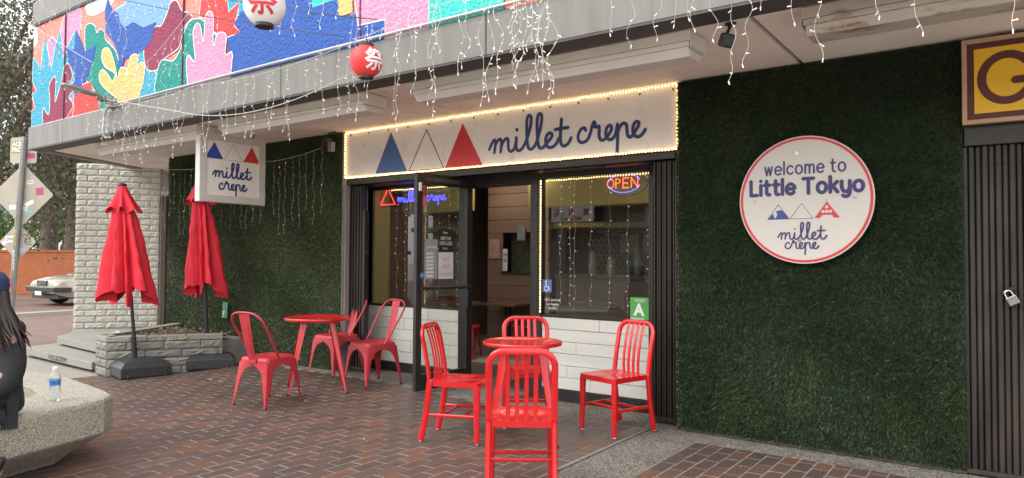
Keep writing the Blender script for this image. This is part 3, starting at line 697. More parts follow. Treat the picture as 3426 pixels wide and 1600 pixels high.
# rope of warm beads round its edge
def rope(pts, step, r, parent, inv, name='led_rope', mat=WARM_LED):
    mb = MB(); P_ = [Vector(p) for p in pts]
    for a, b in zip(P_[:-1], P_[1:]):
        n = max(1, int((b-a).length/step))
        for i in range(n):
            p = a + (b-a)*((i+.5)/n) + Vector((0, 0, random.gauss(0, .0015)))
            mb.lathe([(r*.5, -r), (r, -r*.4), (r, r*.4), (r*.5, r)], 6, p)
    return PS(mb, name, mat, parent, inv, kind='stuff')
def casing(pts, r, parent, inv): return PS(MB().tube(pts, r, 6), 'rope_casing', M('clear_rope_casing', (.7,.62,.45), .3), parent, inv)
loop = [(-6.275, 2.79), (-2.255, 2.797), (-2.255, 2.265), (-6.275, 2.272), (-6.275, 2.79)]
casing([(x, YS-.006, z) for x, z in loop], .006, sg, inv); rope([(x, YS-.014, z) for x, z in loop], .03, .0085, sg, inv)
mb = MB()
for i in range(14): mb.box(-6.2+i*.3, -6.19+i*.3, YS-.012, YS, 2.752, 2.768)
PS(mb, 'mounting_clips', M('rusty_clip', (.1,.05,.03), .7), sg, inv)

# ---- double-sided sign hanging square to the wall
hs_ = thing('hanging_sign', 'square white framed sign hanging from the soffit with millet crepe script', 'sign', (-7.27, 4.662, 2.352), 0)
W2, H2 = .412, .385
inv0 = Matrix()
# local: y along the sign (street to shop), x out of its face towards the camera (+x)
mb = MB().box(-.03, .03, -W2+.08, W2-.08, -H2+.08, H2-.08); mb.build('panel', WHITE_PAINT, hs_)
for a in ((-W2, -W2+.085), (W2-.085, W2)): MB().box(-.045, .045, a[0], a[1], -H2, H2).build('frame_board', WHITE_WOOD, hs_, bevel=.003)
for a in ((-H2, -H2+.08), (H2-.08, H2)): MB().box(-.044, .044, -W2+.0855, W2-.0855, a[0], a[1]).build('frame_board', WHITE_WOOD, hs_, bevel=.003)
hx, hy = Vector((0,1,0)), Vector((0,0,1)); hO = (.0305, 0, 0)
MB().prism([(-.345,.10), (-.125,.10), (-.235,.285)], .0015, hO, hx, hy).build('triangle', M('royal_vinyl', (.02,.06,.35), .45), hs_)
mb = MB(); t = [(-.115,.10), (.115,.10), (0,.285)]
for a, b in ((0,1), (1,2), (2,0)): mb.ribbon([t[a], ((t[a][0]+t[b][0])/2, (t[a][1]+t[b][1])/2), t[b]], .004, .0015, hO, hx, hy)
mb.build('triangle', GREY_INK, hs_)
MB().prism([(.125,.10), (.345,.10), (.235,.285)], .0015, hO, hx, hy).build('triangle', SIGN_RED, hs_)
mb = MB(); script(mb, MILLET, (.031, -.25, -.1), hx, hy, .09, .07, .018, .0015, (1.9,1.5)); mb.build('lettering', M('navy_paint', (.015,.03,.16), .45), hs_)
mb = MB(); script(mb, CREPE, (.031, -.17, -.235), hx, hy, .083, .07, .018, .0015); mb.build('lettering', M('navy_paint', (.015,.03,.16), .45), hs_)
for y in (-.3, .28): MB().tube([(0, y, H2), (0, y, H2+.035), (0, y+.012, H2+.05), (0, y, H2+.09)], .006, 6).build('hook', DARK_WIRE, hs_)

GLY = dict(
 w=([[(0,1),(.26,0)],[(.26,0),(.52,.95)],[(.52,.95),(.78,0)],[(.78,0),(1.04,1)]],1.04,0), e=([[(.06,.52),(.88,.52),(.84,.8),(.5,1),(.13,.8),(.03,.48),(.14,.14),(.5,0),(.84,.16)]],.9,1), l=([[(0,1.5),(0,0)]],0,0),
 c=([[(.82,.82),(.5,1),(.13,.8),(.03,.5),(.13,.18),(.5,0),(.82,.18)]],.82,1), o=([[(.46+.46*math.cos(R(90+i*24)),.5+.5*math.sin(R(90+i*24))) for i in range(16)]],.92,0),
 m=([[(0,1),(0,0)],[(0,.6),(.1,.88),(.32,1),(.54,.88),(.6,.6),(.6,.3),(.6,0)],[(.6,.6),(.7,.88),(.92,1),(1.14,.88),(1.2,.6),(1.2,.3),(1.2,0)]],1.2,0),
 t=([[(.25,1.4),(.25,.7),(.25,.25),(.38,.02),(.6,.02)],[(0,1),(.6,1)]],.6,0), L=([[(0,1.45),(0,0)],[(0,0),(.72,0)]],.72,0), i=([[(0,1),(0,0)],[(0,1.42),(0,1.44)]],0,0),
 T=([[(0,1.45),(1.1,1.45)],[(.55,1.45),(.55,0)]],1.1,0), k=([[(0,1.5),(0,0)],[(.72,1),(.06,.42)],[(.25,.58),(.76,0)]],.76,0),
 y=([[(0,1),(0,.5),(.14,.12),(.42,0),(.68,.12),(.82,.4)],[(.82,1),(.82,.3),(.8,-.15),(.62,-.42),(.34,-.46),(.12,-.36)]],.82,0))
def letters(mb, txt, O, ex, ey, width, xh, w):
    adv = 0; lay_ = []
    for ch in txt:
        if ch == ' ': adv += .55; continue
        st, wd, sm_ = GLY[ch]; lay_.append((adv, st, sm_ or ch in 'tym')); adv += wd + .42
    k = width/(adv-.42)
    for a, st, sm_ in lay_:
        for s in st:
            pp = [((a+x)*k, y*xh) for x, y in s]
            if sm_ and len(pp) > 2: pp = [(p.x, p.y) for p in smoothpath([(x, y, 0) for x, y in pp], 4)]
            mb.ribbon(pp, w, .001 + .0004*len(mb.v)/400, O, ex, ey)
    return mb
# ---- round sign on the turf
rs = thing('round_sign', 'round white sign reading welcome to Little Tokyo mounted on the dark turf', 'sign', (-1.255, 5.36, 1.797))
def disc(r, n=72): return [(r*math.cos(2*PI*k/n), r*math.sin(2*PI*k/n)) for k in range(n)]
MB().prism(disc(.462), .014, (0,.014,0)).build('disc', M('round_sign_white', (.56,.525,.49), .5, 0, .03, 3), rs, bevel=.002)
MB().ribbon(disc(.444), .017, .0012, (0,-.0003,0), EX, EZ, closed=True).build('red_ring', SIGN_RED, rs)
rO = (0,-.0006,0)
def rtext(t, x, z, size, w, off, mat): mb = MB(); text_on(mb, t, (x, -.0016, z), EX, EZ, size, width=w, offset=off); return mb.build('lettering', mat, rs)
NV = M('indigo_print', (.035,.03,.13), .5)
mb = MB(); letters(mb, 'welcome to', (-.272, -.0008, .19), EX, EZ, .55, .062, .0125); mb.build('lettering', NV, rs)
mb = MB(); letters(mb, 'Little Tokyo', (-.375, -.0008, .045), EX, EZ, .765, .073, .026); mb.build('lettering', NV, rs)
mb = MB(); script(mb, MILLET, (-.18, -.0006, -.285), EX, EZ, .062, .05, .010, .001, (1.9,1.5)); mb.build('lettering', NV, rs)
mb = MB(); script(mb, CREPE, (-.13, -.0006, -.352), EX, EZ, .055, .045, .010, .001); mb.build('lettering', NV, rs)
for tr in ([(-.25,-.135), (-.105,-.135), (-.14,-.08), (-.16,-.07), (-.195,-.078), (-.185,-.1), (-.195,-.128), (-.205,-.13), (-.215,-.095)],): MB().prism(tr, .001, rO).build('mountain_emblem', M('emblem_blue', (.03,.06,.25), .5), rs)
mb = MB()
for t in ([(-.255,-.137), (-.10,-.137), (-.178,-.03)], [(-.095,-.137), (.062,-.137), (-.015,-.025)]):
    for a, b in ((0,1), (1,2), (2,0)): mb.ribbon([t[a], t[b]], .003, .001, (0,-.0004,0), EX, EZ)
mb.build('triangle_outlines', BLACK_INK, rs)
mb = MB().prism([(.072,-.135), (.155,-.02), (.24,-.135), (.2,-.135), (.188,-.115), (.122,-.115), (.11,-.135)], .001, rO).prism([(.153,-.02), (.158,-.02), (.157,.0), (.154,.0)], .001, rO)
mb.build('tower_emblem', SIGN_RED, rs)
mb = MB()
for x, z in ((.145,-.068), (.12,-.1), (.145,-.1), (.17,-.1)): mb.prism([(x,z), (x+.02,z), (x+.02,z+.02), (x,z+.02)], .0008, (0,-.0018,0))
mb.build('tower_windows', M('round_sign_white', (.56,.525,.49)), rs)
for x, z in ((-.045,.34), (-.35,.0), (.335,.0), (-.03,-.295)):
    MB().lathe([(.012,0), (.012,.003), (.006,.003), (.005,.0015)], 12).build('mounting_screw', CHROME, rs, loc=(x, -.001, z), rot=(R(90), 0, 0))

# ---- yellow sign with a brown G
gs = thing('yellow_sign', 'yellow sign with a big brown letter G in a pale wood frame', 'sign', (-.285, 5.36, 2.235))
Wg, Hg = 1.5, .545
WOODF = M('pale_pine', (.42,.27,.16), .6, 0, .12, 4, scale=(1,1,.2))
GBR = M('maroon_brown_paint', (.09,.02,.017), .55, 0, .1)
MB().box(.028, Wg-.028, .02, .05, .028, Hg-.028).build('backing', GBR, gs)
for b in ((0, .0275, 0, Hg), (Wg-.0275, Wg, 0, Hg), (.028, Wg-.028, 0, .0275), (.028, Wg-.028, Hg-.0275, Hg)):
    MB().box(b[0], b[1], .0, .055, b[2], b[3]).build('frame_board', WOODF, gs, bevel=.002)
MB().box(.066, Wg-.07, .014, .0195, .066, Hg-.066).build('yellow_field', M('yellow_paint', (.72,.42,.015), .5, 0, .05, 3), gs)
mb = MB(); gp = [(.237+.131*math.cos(a), .279+.145*math.sin(a)) for a in [R(40+i*9.6) for i in range(33)]]
for i in range(len(gp)): gp[i] = (gp[i][0], gp[i][1])
mb.ribbon(gp, .049, .0015, (0, .0138, 0), EX, EZ)
mb.ribbon([(.282,.257), (.34,.258), (.38,.259)], .047, .0014, (0, .0137, 0), EX, EZ)
mb.build('letter', GBR, gs)
mb = MB(); text_on(mb, 'G', (0,0,0), EX, EZ, .1); 

# ---- small green plate left in the turf beside the umbrella
MB().box(-.055, .055, -.004, .004, -.105, .105).build('address_plate', M('green_plate', (.02,.16,.08), .5, 0, .3, 20, dirt=(.6,.6,.55), dirt_th=(.55,.6), dscale=14), None, bevel=.003, loc=(-8.52, 5.40, .66), rot=(0, R(4), R(3)),
    label='small scratched green plate set in the turf above the block planter', cat='plate')

# ---- OPEN sign in the right window
op = thing('open_sign', 'oval lit OPEN sign hanging inside the right window', 'sign', (-3.0, 5.99, 2.075))
MB().prism([(.24*math.cos(2*PI*k/48), .125*math.sin(2*PI*k/48)) for k in range(48)], .02, (0,.02,0)).build('oval_board', M('clear_brown_board', (.12,.09,.03), .3), op, bevel=.003)
def dots(paths, step, r, mat, name, O=(0,-.006,0)):
    mb = MB()
    for pth in paths:
        pp = [Vector((a, 0, b)) for a, b in pth]; acc = 0
        for a, b in zip(pp[:-1], pp[1:]):
            n = max(1, int(round((b-a).length/step)))
            for i in range(n): mb.lathe([(r*.5,-r), (r,-r*.3), (r,r*.3), (r*.5,r)], 6, a+(b-a)*(i/n)+Vector(O))
        mb.lathe([(r*.5,-r), (r,-r*.3), (r,r*.3), (r*.5,r)], 6, pp[-1]+Vector(O))
    mb.build(name, mat, op)
oval = lambda cx, cz, a, b, s, e, n=16: [(cx+a*math.cos(R(s+(e-s)*i/n)), cz+b*math.sin(R(s+(e-s)*i/n))) for i in range(n+1)]
dots([oval(-.14,0,.035,.042,0,345), [(-.085,-.045),(-.085,.045)], oval(-.075,.02,.035,.022,90,-90,6), [(-.01,-.045),(-.01,.045),(.045,.045)], [(0,0),(.035,0)], [(0,-.045),(.045,-.045)], [(.075,-.045),(.075,.045),(.14,-.045),(.14,.045)]], .0125, .0042, EM('red_led', (1,.11,.05), 2.6), 'red_letters')
dots([oval(0,-.015,.175,.105,25,155,18), oval(0,.015,.175,.105,-155,-25,18)], .019, .0042, EM('blue_led', (.1,.14,1), 3), 'blue_arcs')
MB().tube([(-.1,.01,.115), (-.06,.01,.15), (.06,.01,.15), (.1,.01,.115)], .002, 5).build('hanger_chain', WIRE, op)

# ---- neon in the left window: red triangle and blue script
ne = thing('neon_sign', 'neon sign with red triangle and blue script inside the left window', 'sign', (-5.85, 6.03, 2.0))
mb = MB(); t = [(-.43,.0), (-.19,.0), (-.31,.2), (-.43,.0)]
for a, b in zip(t[:-1], t[1:]): mb.tube([(a[0],0,a[1]), (b[0],0,b[1])], .005, 6)
mb.build('red_tube', EM('red_neon', (1,.04,.05), 1.6), ne)
mb = MB()
for st in MILLET: mb.tube([(-.15+p.x*.072, 0, .02+p.y*.055) for p in smoothpath([(a,b,0) for a,b in st], 3)], .005, 5)
for st in CREPE: mb.tube([(.32+p.x*.07, 0, .02+p.y*.055) for p in smoothpath([(a,b,0) for a,b in st], 3)], .005, 5)
mb.build('blue_tube', EM('blue_neon', (.06,.06,1), 2.2), ne)
MB().box(-.45, .66, .012, .02, -.03, .2).build('clear_backing', mat_glass('acrylic_sheet', (.9,.9,.9)), ne)

# ---- beads along the tops and jamb of the windows
wl = thing('window_rope_light', 'warm bead rope light along the jamb and head of the right window', 'light')
rope([(-3.835, 5.835, .83), (-3.835, 5.835, 2.14), ], .028, .0075, wl, Matrix())
rope([(-3.82, 5.905, 2.135), (-2.7, 5.905, 2.14)], .028, .006, wl, Matrix())
wl2 = thing('window_rope_light', 'warm bead rope light along the head of the left window', 'light')
rope([(-5.98, 5.905, 2.15), (-4.91, 5.905, 2.15)], .028, .006, wl2, Matrix())
casing([(-5.98, 5.907, 2.15), (-4.91, 5.907, 2.15)], .004, wl2, Matrix()); casing([(-3.835, 5.839, .83), (-3.835, 5.839, 2.14)], .004, wl, Matrix())
# ================================================================== turf panels
BL_DARK = mat_blades('turf_blades_dark', [(0,(.014,.032,.014)),(.3,(.026,.055,.022)),(.6,(.04,.078,.03)),(.82,(.068,.11,.04)),(.94,(.11,.15,.065)),(1,(.18,.21,.12))])  # palest blade colours imitate bright highlights on the turf
BL_LEFT = mat_blades('turf_blades_lit', [(0,(.045,.068,.022)),(.3,(.068,.1,.03)),(.6,(.09,.122,.036)),(.85,(.115,.14,.046)),(1,(.15,.16,.07))])  # lighter palette: the extra light on the left wall is put into the colour
TBACK = M('turf_backing', (.014,.022,.012), .9, 0, .2)
def turf(name, label, x0, x1, y, z0f, z1, n, mat, wid, length, edge=None):
    t = thing(name, label, 'turf wall', ((x0+x1)/2, y+.02, 0))
    ox, oy = (x0+x1)/2, y+.02
    zb = min(z0f(x0), z0f(x1))
    MB().box(x0-ox, x1-ox, y+.006-oy, y+.045-oy, zb+.01, z1).build('backing', TBACK, t)
    X = rng.uniform(x0, x1, n); lo = np.array([z0f(x) for x in np.linspace(x0, x1, 60)]); Lz = np.interp(X, np.linspace(x0, x1, 60), lo)
    Z = Lz + (z1-Lz)*rng.uniform(0, 1, n); Yb = np.full(n, y+.006)
    ln = length*rng.uniform(.5, 1.25, n)
    # tufts lean together: a slow random field gives the combed patches
    ph = np.sin(X*5.1+1.3*np.sin(Z*3.7))*.5 + np.sin(Z*6.3+X*2.2)*.4
    dx = rng.normal(0, .5, n) + .3*ph; dz = rng.normal(-.45, .45, n) + .25*np.cos(X*4+Z*5); dy = -np.abs(rng.normal(.9, .25, n))
    if edge is not None:
        k = int(n*.03); X[:k] = edge + rng.uniform(-.004, .004, k); Yb[:k] = y + rng.uniform(.0, .045, k); dx[:k] = np.sign(edge-ox)*np.abs(rng.normal(.9,.3,k)); dy[:k] = rng.normal(-.3,.4,k)
    d = np.stack([dx, dy, dz], 1); d /= np.linalg.norm(d, axis=1)[:, None]
    base = np.stack([X-ox, Yb-oy, Z], 1)
    s = np.cross(d, rng.normal(0, 1, (n, 3))); s /= np.linalg.norm(s, axis=1)[:, None]; s *= (wid*rng.uniform(.6, 1.3, n))[:, None]
    mid = base + d*(ln*.55)[:, None]; d2 = d + np.array([0, 0, -.5]); d2 /= np.linalg.norm(d2, axis=1)[:, None]
    tip = mid + d2*(ln*.5)[:, None]
    Q = np.stack([base-s, base+s, mid+s*.8, tip], 1)   # bent blade as one quad
    tris_object('turf_blades', Q, mat, t)
    return t
turf('turf_wall', 'tall dark green artificial turf wall carrying the round sign', -2.225, -.292, 5.42, lambda x: .012, 2.80, 210000, BL_DARK, .0014, .028, -2.225)
turf('turf_wall', 'olive green artificial turf wall behind the red umbrellas and planter', -10.08, -6.34, 5.45, lambda x: gz(x, 5.45)+.01, 2.80, 170000, BL_LEFT, .002, .026, -6.34)

# ================================================================== folding gates
GATE = M('gate_brown_black', (.017,.014,.013), .45, 0, .2, 10, dirt=(.045,.035,.03), dirt_th=(.5,.8), dscale=5, scale=(1,1,.2))
def gate(label, x0, x1, y, z0, z1, n, dep=.05, tilt=0, group=None):
    g = thing('folding_gate', label, 'gate', (x0, y, 0), 0, group)
    w = (x1-x0)/n
    for i in range(n):
        a = i*w; yy = (.012 if i % 2 else 0)
        mb = MB().add([(a+.003,yy+dep,z0), (a+.003,yy+.006,z0), (a+w*.25,yy,z0), (a+w*.75,yy,z0), (a+w-.003,yy+.006,z0), (a+w-.003,yy+dep,z0),
                       (a+.003,yy+dep,z1), (a+.003,yy+.006,z1), (a+w*.25,yy,z1), (a+w*.75,yy,z1), (a+w-.003,yy+.006,z1), (a+w-.003,yy+dep,z1)],
                      [(j, j+1, j+7, j+6) for j in range(5)] + [(5,0,6,11), (0,5,4,3,2,1), (6,7,8,9,10,11)])
        s = mb.build('slat', GATE, g)
        if n < 40:
            rv = MB()
            for z in (z0+.33, z0+1.12, z1-.12): rv.lathe([(.005,0), (.004,.003), (.001,.004)], 8)
            rv = MB(); 
            for z in (z0+.33, z0+1.12, z1-.12):
                rv.M = Matrix.Translation((a+w*.5, yy-.0005, z)) @ Matrix.Rotation(R(90), 4, 'X'); rv.lathe([(.0055,0), (.0045,.003), (.001,.0045)], 8)
            rv.M = Matrix(); rv.build('rivets', GATE, s, kind='stuff')
    return g
gR = gate('folded black lattice gate between the right window and the dark turf', -2.515, -2.30, 5.56, .05, 2.19, 9)
MB().box(-.02, .215, -.015, .06, .012, .049).build('bottom_channel', GATE, gR, bevel=.003); MB().box(-.06, -.022, .1, .2, .0, .12).build('floor_bracket', GATE, gR, bevel=.006)
MB().box(-.03, -.008, .02, .055, .05, 1.98).build('lead_bar', GATE, gR, bevel=.003)
gL = gate('folded black lattice gate beside the left window and pale jamb', -6.31, -6.075, 5.56, .12, 2.19, 10)
MB().box(.0, .24, -.012, .06, .085, .119).build('bottom_channel', GATE, gL, bevel=.003)
MB().box(.245, .285, -.02, .05, .09, 1.9).build('lead_bar', GATE, gL, bevel=.003)
MB().tube([(.285, -.0, 1.42), (.33, -.02, 1.42)], .02, 10).build('latch', BLACK_METAL, gL); MB().box(-.075, -.01, -.03, .0, 1.55, 1.6).build('latch', BLACK_METAL, gL, bevel=.004)
GATE = M('rusty_gate_brown', (.02,.0155,.0135), .5, 0, .35, 7, dirt=(.07,.048,.036), dirt_th=(.45,.75), dscale=5, scale=(1,1,.15))
gW = gate('tall rusty brown folding gate below the yellow sign', -.262, .9, 5.45, .03, 2.1, 32, .02)
MB().box(-.02, 1.2, -.02, .2, 2.105, 2.235).build('head_box', BLACK_METAL, gW, bevel=.004); MB().box(-.025, 1.2, -.02, .06, .0, .029).build('bottom_channel', GATE, gW, bevel=.003)
MB().box(-.026, -.004, .0, .05, .03, 2.1).build('side_jamb', BLACK_METAL, gW); MB().box(-.02, 1.2, .09, .12, .03, 2.1).build('dark_lining', BLACK_INK, gW)
pl = thing('padlock', 'steel padlock hanging on the brown folding gate', 'padlock', (-.03, 5.415, 1.11), R(5))
MB().box(-.03, .03, -.016, .016, -.02, .035).build('body', M('dull_steel', (.3,.29,.28), .35, .9, .2), pl, bevel=.004, seg=2)
MB().tube([(-.019,0,.03)] + [(-.019*math.cos(a), 0, .055+.019*math.sin(a)) for a in [R(i*22.5) for i in range(9)]] + [(.019,0,.03)], .0045, 8).build('shackle', CHROME, pl, smooth=True)
pl.rotation_euler = (0, R(-28), R(5))
MB().box(-.03, .05, .0, .02, .06, .085).build('hasp', BLACK_METAL, pl, bevel=.003)

# ================================================================== soffit fittings
FIX = M('cream_fixture_paint', (.62,.58,.53), .6, 0, .06, 3, dirt=(.3,.24,.2), dirt_th=(.68,.74), dscale=9)
RUST = M('rusted_fixture', (.42,.36,.31), .75, 0, .1, 5, dirt=(.16,.07,.03), dirt_th=(.53,.62), dscale=7, scale=(.25,1,1))
def fixture(x0, x1, mat, label):
    t = thing('strip_light', label, 'light fixture', ((x0+x1)/2, 4.36, 2.805), group='strip lights under the soffit'); h = (x1-x0)/2
    MB().box(-h, h, -.14, .14, -.065, 0).build('base_channel', mat, t, bevel=.003)
    MB().box(-h+.01, h-.01, -.132, .132, -.10, -.067).build('lamp_tray', mat, t, bevel=.003)
    mb = MB(); pr = [(-.125,-.102), (.125,-.102), (.085,-.155), (-.085,-.155)]
    mb.add([(-h+.02, a, b) for a, b in pr] + [(h-.02, a, b) for a, b in pr], [(0,1,2,3)[::-1], (4,5,6,7)] + [(i, (i+1) % 4, (i+1) % 4+4, i+4) for i in range(4)])
    mb.build('lens', mat, t, bevel=.004)
    for s in (-1, 1): MB().box(s*h-.004, s*h+.004, -.13, .13, -.10, -.004).build('end_cap', mat, t)
fixture(-9.6, -7.25, FIX, 'cream strip light under the soffit above the red umbrellas')
fixture(-6.85, -4.62, FIX, 'cream strip light with broken end behind the red lantern')
fixture(-4.06, -1.66, FIX, 'cream strip light under the soffit above the long shop sign')
fixture(-1.0, 1.9, RUST, 'rust streaked strip light under the soffit near the yellow sign')
sc = thing('security_camera', 'black security camera on a short arm under the soffit', 'camera', (-1.42, 4.27, 2.81))
MB().lathe([(.035,0), (.035,-.008), (.02,-.014)], 16).build('mount', DARK_RUBBER, sc, smooth=True)
MB().tube([(0,0,-.01), (-.01,-.012,-.05), (-.02,-.03,-.075)], .011, 8).build('arm', DARK_RUBBER, sc, smooth=True)
mb = MB(); mb.M = Matrix.Translation((-.012,-.045,-.115)) @ Euler((R(20), R(12), R(38))).to_matrix().to_4x4(); mb.box(-.036, .036, -.05, .05, -.042, .042); mb.M = Matrix(); body = mb.build('body', DARK_RUBBER, sc, bevel=.014, seg=3, smooth=True)
mb = MB(); mb.M = Matrix.Translation((-.012,-.045,-.115)) @ Euler((R(20), R(12), R(38))).to_matrix().to_4x4() @ Matrix.Translation((0,-.051,0)) @ Matrix.Rotation(R(90), 4, 'X'); mb.lathe([(.026,0), (.024,.002), (.001,.003)], 16); mb.M = Matrix(); mb.build('lens', M('lens_glass', (.01,.01,.012), .08), sc)
MB().lathe([(.07,0), (.07,-.004), (.05,-.006)], 20, ).build('soffit_vent', M('vent_hole', (.1,.08,.07), .8), None, loc=(-2.75, 4.72, 2.809), label='small round recess in the soffit above the shop sign', cat='vent')
# floodlights clamped at the sign's end
fl = thing('spotlight', 'small black spotlights clamped above the left end of the shop sign', 'spotlight', (-6.42, 5.3, 2.62))
MB().box(-.05, .05, -.03, .05, .0, .1).build('housing', BLACK_METAL, fl, bevel=.01); MB().box(.06, .13, -.03, .03, -.06, .05).build('housing', M('dull_aluminium', (.3,.29,.28), .4, .8, .1), fl, bevel=.008)
MB().tube([(0,0,.1), (.02,.02,.16), (.05,.1,.185)], .01, 6).build('arm', BLACK_METAL, fl)

# street-style floodlight on the fascia, with conduit
al = thing('area_light', 'grey flat LED area light on a bracket over the fascia', 'light', (-8.5, 3.86, 3.13))
mb = MB(); pr = smoothpath([(-.05,0,0), (-.2,-.1,.02), (-.5,-.42,.12), (-.72,-.66,.2)], 5)
mb.tube([(.0,-.0,.02), (-.02,-.1,.05)], .04, 8); mb.build('arm', FASCIA, al)
mb = MB(); mb.M = Matrix.Translation((-.04,-.27,.075)) @ Euler((0, 0, R(82))).to_matrix().to_4x4() @ Euler((R(0), R(9), 0)).to_matrix().to_4x4() @ Matrix.Scale(.62, 4)
mb.prism([(-.30,-.1), (-.34,0), (-.30,.1), (-.2,.135), (.22,.11), (.27,.06), (.27,-.06), (.22,-.11), (-.2,-.135)], .055, (0,0,0), (1,0,0), (0,1,0)); mb.M = Matrix(); mb.build('head', M('grey_cast_metal', (.24,.235,.225), .5, .3, .1), al, bevel=.012, seg=2)
mb = MB(); mb.M = Matrix.Translation((-.04,-.27,.075)) @ Euler((0, 0, R(82))).to_matrix().to_4x4() @ Euler((R(0), R(9), 0)).to_matrix().to_4x4() @ Matrix.Scale(.62, 4)
mb.prism([(-.27,-.085), (-.27,.085), (.0,.09), (.0,-.09)], .004, (0,0,-.006), (1,0,0), (0,1,0)); mb.M = Matrix(); mb.build('lens', M('led_lens', (.5,.45,.33), .3), al)
MB().box(-.06, .06, .0, .065, -.06, .06).build('junction_box', M('grey_cast_metal', (.24,.235,.225), .5, .3, .1), al, bevel=.006)
MB().tube(smoothpath([(-.02,.03,-.05), (-.1,.03,-.08), (-.14,.03,-.16), (-.15,.03,-.36), (-.12,.1,-.38)], 5), .014, 8).build('conduit', M('galvanised_steel', (.42,.43,.44), .4, .7, .1), al, smooth=True)

# ================================================================== lanterns
def lantern(label, c, r, mat, inkmat, ang):
    t = thing('paper_lantern', label, 'lantern', c)
    n = 44; prof = []
    for i in range(n*2+1):
        a = -1.12 + 2.24*i/(n*2); rib = (0.0022 if i % 2 else 0)
        prof.append(((r*math.cos(a)+.0)*1.0 - rib, r*1.02*math.sin(a)))
    MB().lathe(prof, 40).build('shade', mat, t, smooth=True, ang=80)
    for s in (-1, 1): MB().lathe([(r*.43, s*r*.9), (r*.45, s*r*.92), (r*.45, s*r*1.06), (r*.40, s*r*1.06)] if s > 0 else [(r*.40, -r*1.06), (r*.45, -r*1.06), (r*.45, -r*.92), (r*.43, -r*.9)], 28).build('ring', BLACK_METAL, t)
    MB().tube([(0,0,r*1.06), (0,0,r*1.5)], .003, 5).build('cord', DARK_WIRE, t)
    V, F = text_mesh('祭', r*1.45, offset=r*.022)
    if V:
        xs = [v[0] for v in V]; ys = [v[1] for v in V]; cx_, cy_ = (min(xs)+max(xs))/2, (min(ys)+max(ys))/2
        # cut long edges so that the character bends round the shade
        bm = bmesh.new(); bv = [bm.verts.new((v[0]-cx_, v[1]-cy_, 0)) for v in V]
        for f in F:
            try: bm.faces.new([bv[i] for i in f])
            except ValueError: pass
        bmesh.ops.triangulate(bm, faces=bm.faces); 
        for _ in range(3): bmesh.ops.subdivide_edges(bm, edges=[e for e in bm.edges if e.calc_length() > r*.12], cuts=1); bmesh.ops.triangulate(bm, faces=bm.faces)
        mb = MB(); vs = []
        bm.verts.index_update()
        for v in bm.verts:
            h = v.co.y; th = ang + v.co.x/(r*.98); rr = r*math.cos(math.asin(max(-.9, min(.9, h/(r*1.02))))) + .0025
            vs.append((rr*math.cos(th), rr*math.sin(th), h))
        mb.add(vs, [tuple(v.index for v in f.verts) for f in bm.faces]); bm.free(); mb.build('character', inkmat, t)
    return t
def lantern_mat(name, col):
    m, nt, b = nodemat(name); b.inputs['Base Color'].default_value = (*col, 1); b.inputs['Roughness'].default_value = .5
    b.inputs['Subsurface Weight'].default_value = .25; b.inputs['Subsurface Radius'].default_value = (.03,.02,.02); b.inputs['Subsurface Scale'].default_value = .3
    return m
lantern('round red paper lantern with a white character hanging before the fascia', (-3.81, 3.5, 2.775), .117, lantern_mat('red_lantern_paper', (.72,.035,.035)), WHITE_INK, R(-6))
lantern('round white paper lantern with a red character hanging before the mural', (-3.52, 2.45, 2.81), .118, lantern_mat('white_lantern_paper', (.74,.73,.7)), M('lantern_red', (.6,.03,.05), .5), R(-42))

# ================================================================== icicle lights
def drop(t, x, y, z, length, amp=.02, step=.085, rw=.0017, lit=.2, bl=.022):
    rw *= .85; br = .0036 if bl > .016 else .0026
    n = max(2, int(length/.02)); ph = random.uniform(0, 6); ph2 = random.uniform(0, 6); k = random.uniform(18, 34)
    pts = []
    for i in range(n+1):
        s = length*i/n
        pts.append((x + amp*(.6*math.sin(k*s+ph) + .6*math.sin(k*.43*s+ph2))*min(1, s*6), y + amp*.7*math.cos(k*.8*s+ph2), z - s))
    w = MB().tube(pts, rw, 4, cap=False).build('drop_wire', WIRE, t)
    b = MB(); b2 = MB(); s = random.uniform(.02, step)
    while s < length:
        i = min(n, int(s/length*n)); p = Vector(pts[i]); a = random.uniform(0, 2*PI); dn = random.uniform(-1.0, .35)
        d = Vector((math.cos(a), math.sin(a)*.6, dn)).normalized()
        b.tube([p, p+d*bl], [br, br*.85], 5)
        if random.random() < lit: b2.tube([p+d*bl, p+d*(bl+.007)], [.0035, .0012], 5)
        s += step*random.uniform(.6, 1.4)
    b.tube([Vector(pts[-1]), Vector(pts[-1])+Vector((random.uniform(-.01,.01),0,-bl))], [br,br*.85], 5)
    b.build('bulbs', BULB, w, kind='stuff')
    if b2.v: b2.build('lit_tips', BULB_LIT, w, kind='stuff')
def strand(label, pts, xs, ymat=WIRE, group='icicle light strings'):
    t = thing('icicle_lights', label, 'string lights', (0, 0, 0), 0, group)
    MB().tube(pts, .0028, 5).build('main_wire', ymat, t)
    return t
def on_path(pts, x):
    for a, b in zip(pts[:-1], pts[1:]):
        if min(a[0], b[0]) <= x <= max(a[0], b[0]):
            f = (x-a[0])/(b[0]-a[0]+1e-9); return Vector(a).lerp(Vector(b), f)
    return Vector(pts[-1])
def sag(a, b, s, n=10): 
    a = Vector(a); b = Vector(b); return [tuple(a.lerp(b, i/n) - Vector((0,0,s*4*(i/n)*(1-i/n)))) for i in range(n+1)]
run1 = sag((-8.5,3.84,3.08), (-6.6,3.84,3.06), .05) + sag((-6.6,3.84,3.06), (-4.3,3.84,3.10), .06)[1:]
t = strand('string of white icicle lights hung along the fascia above the hanging sign', run1, None)
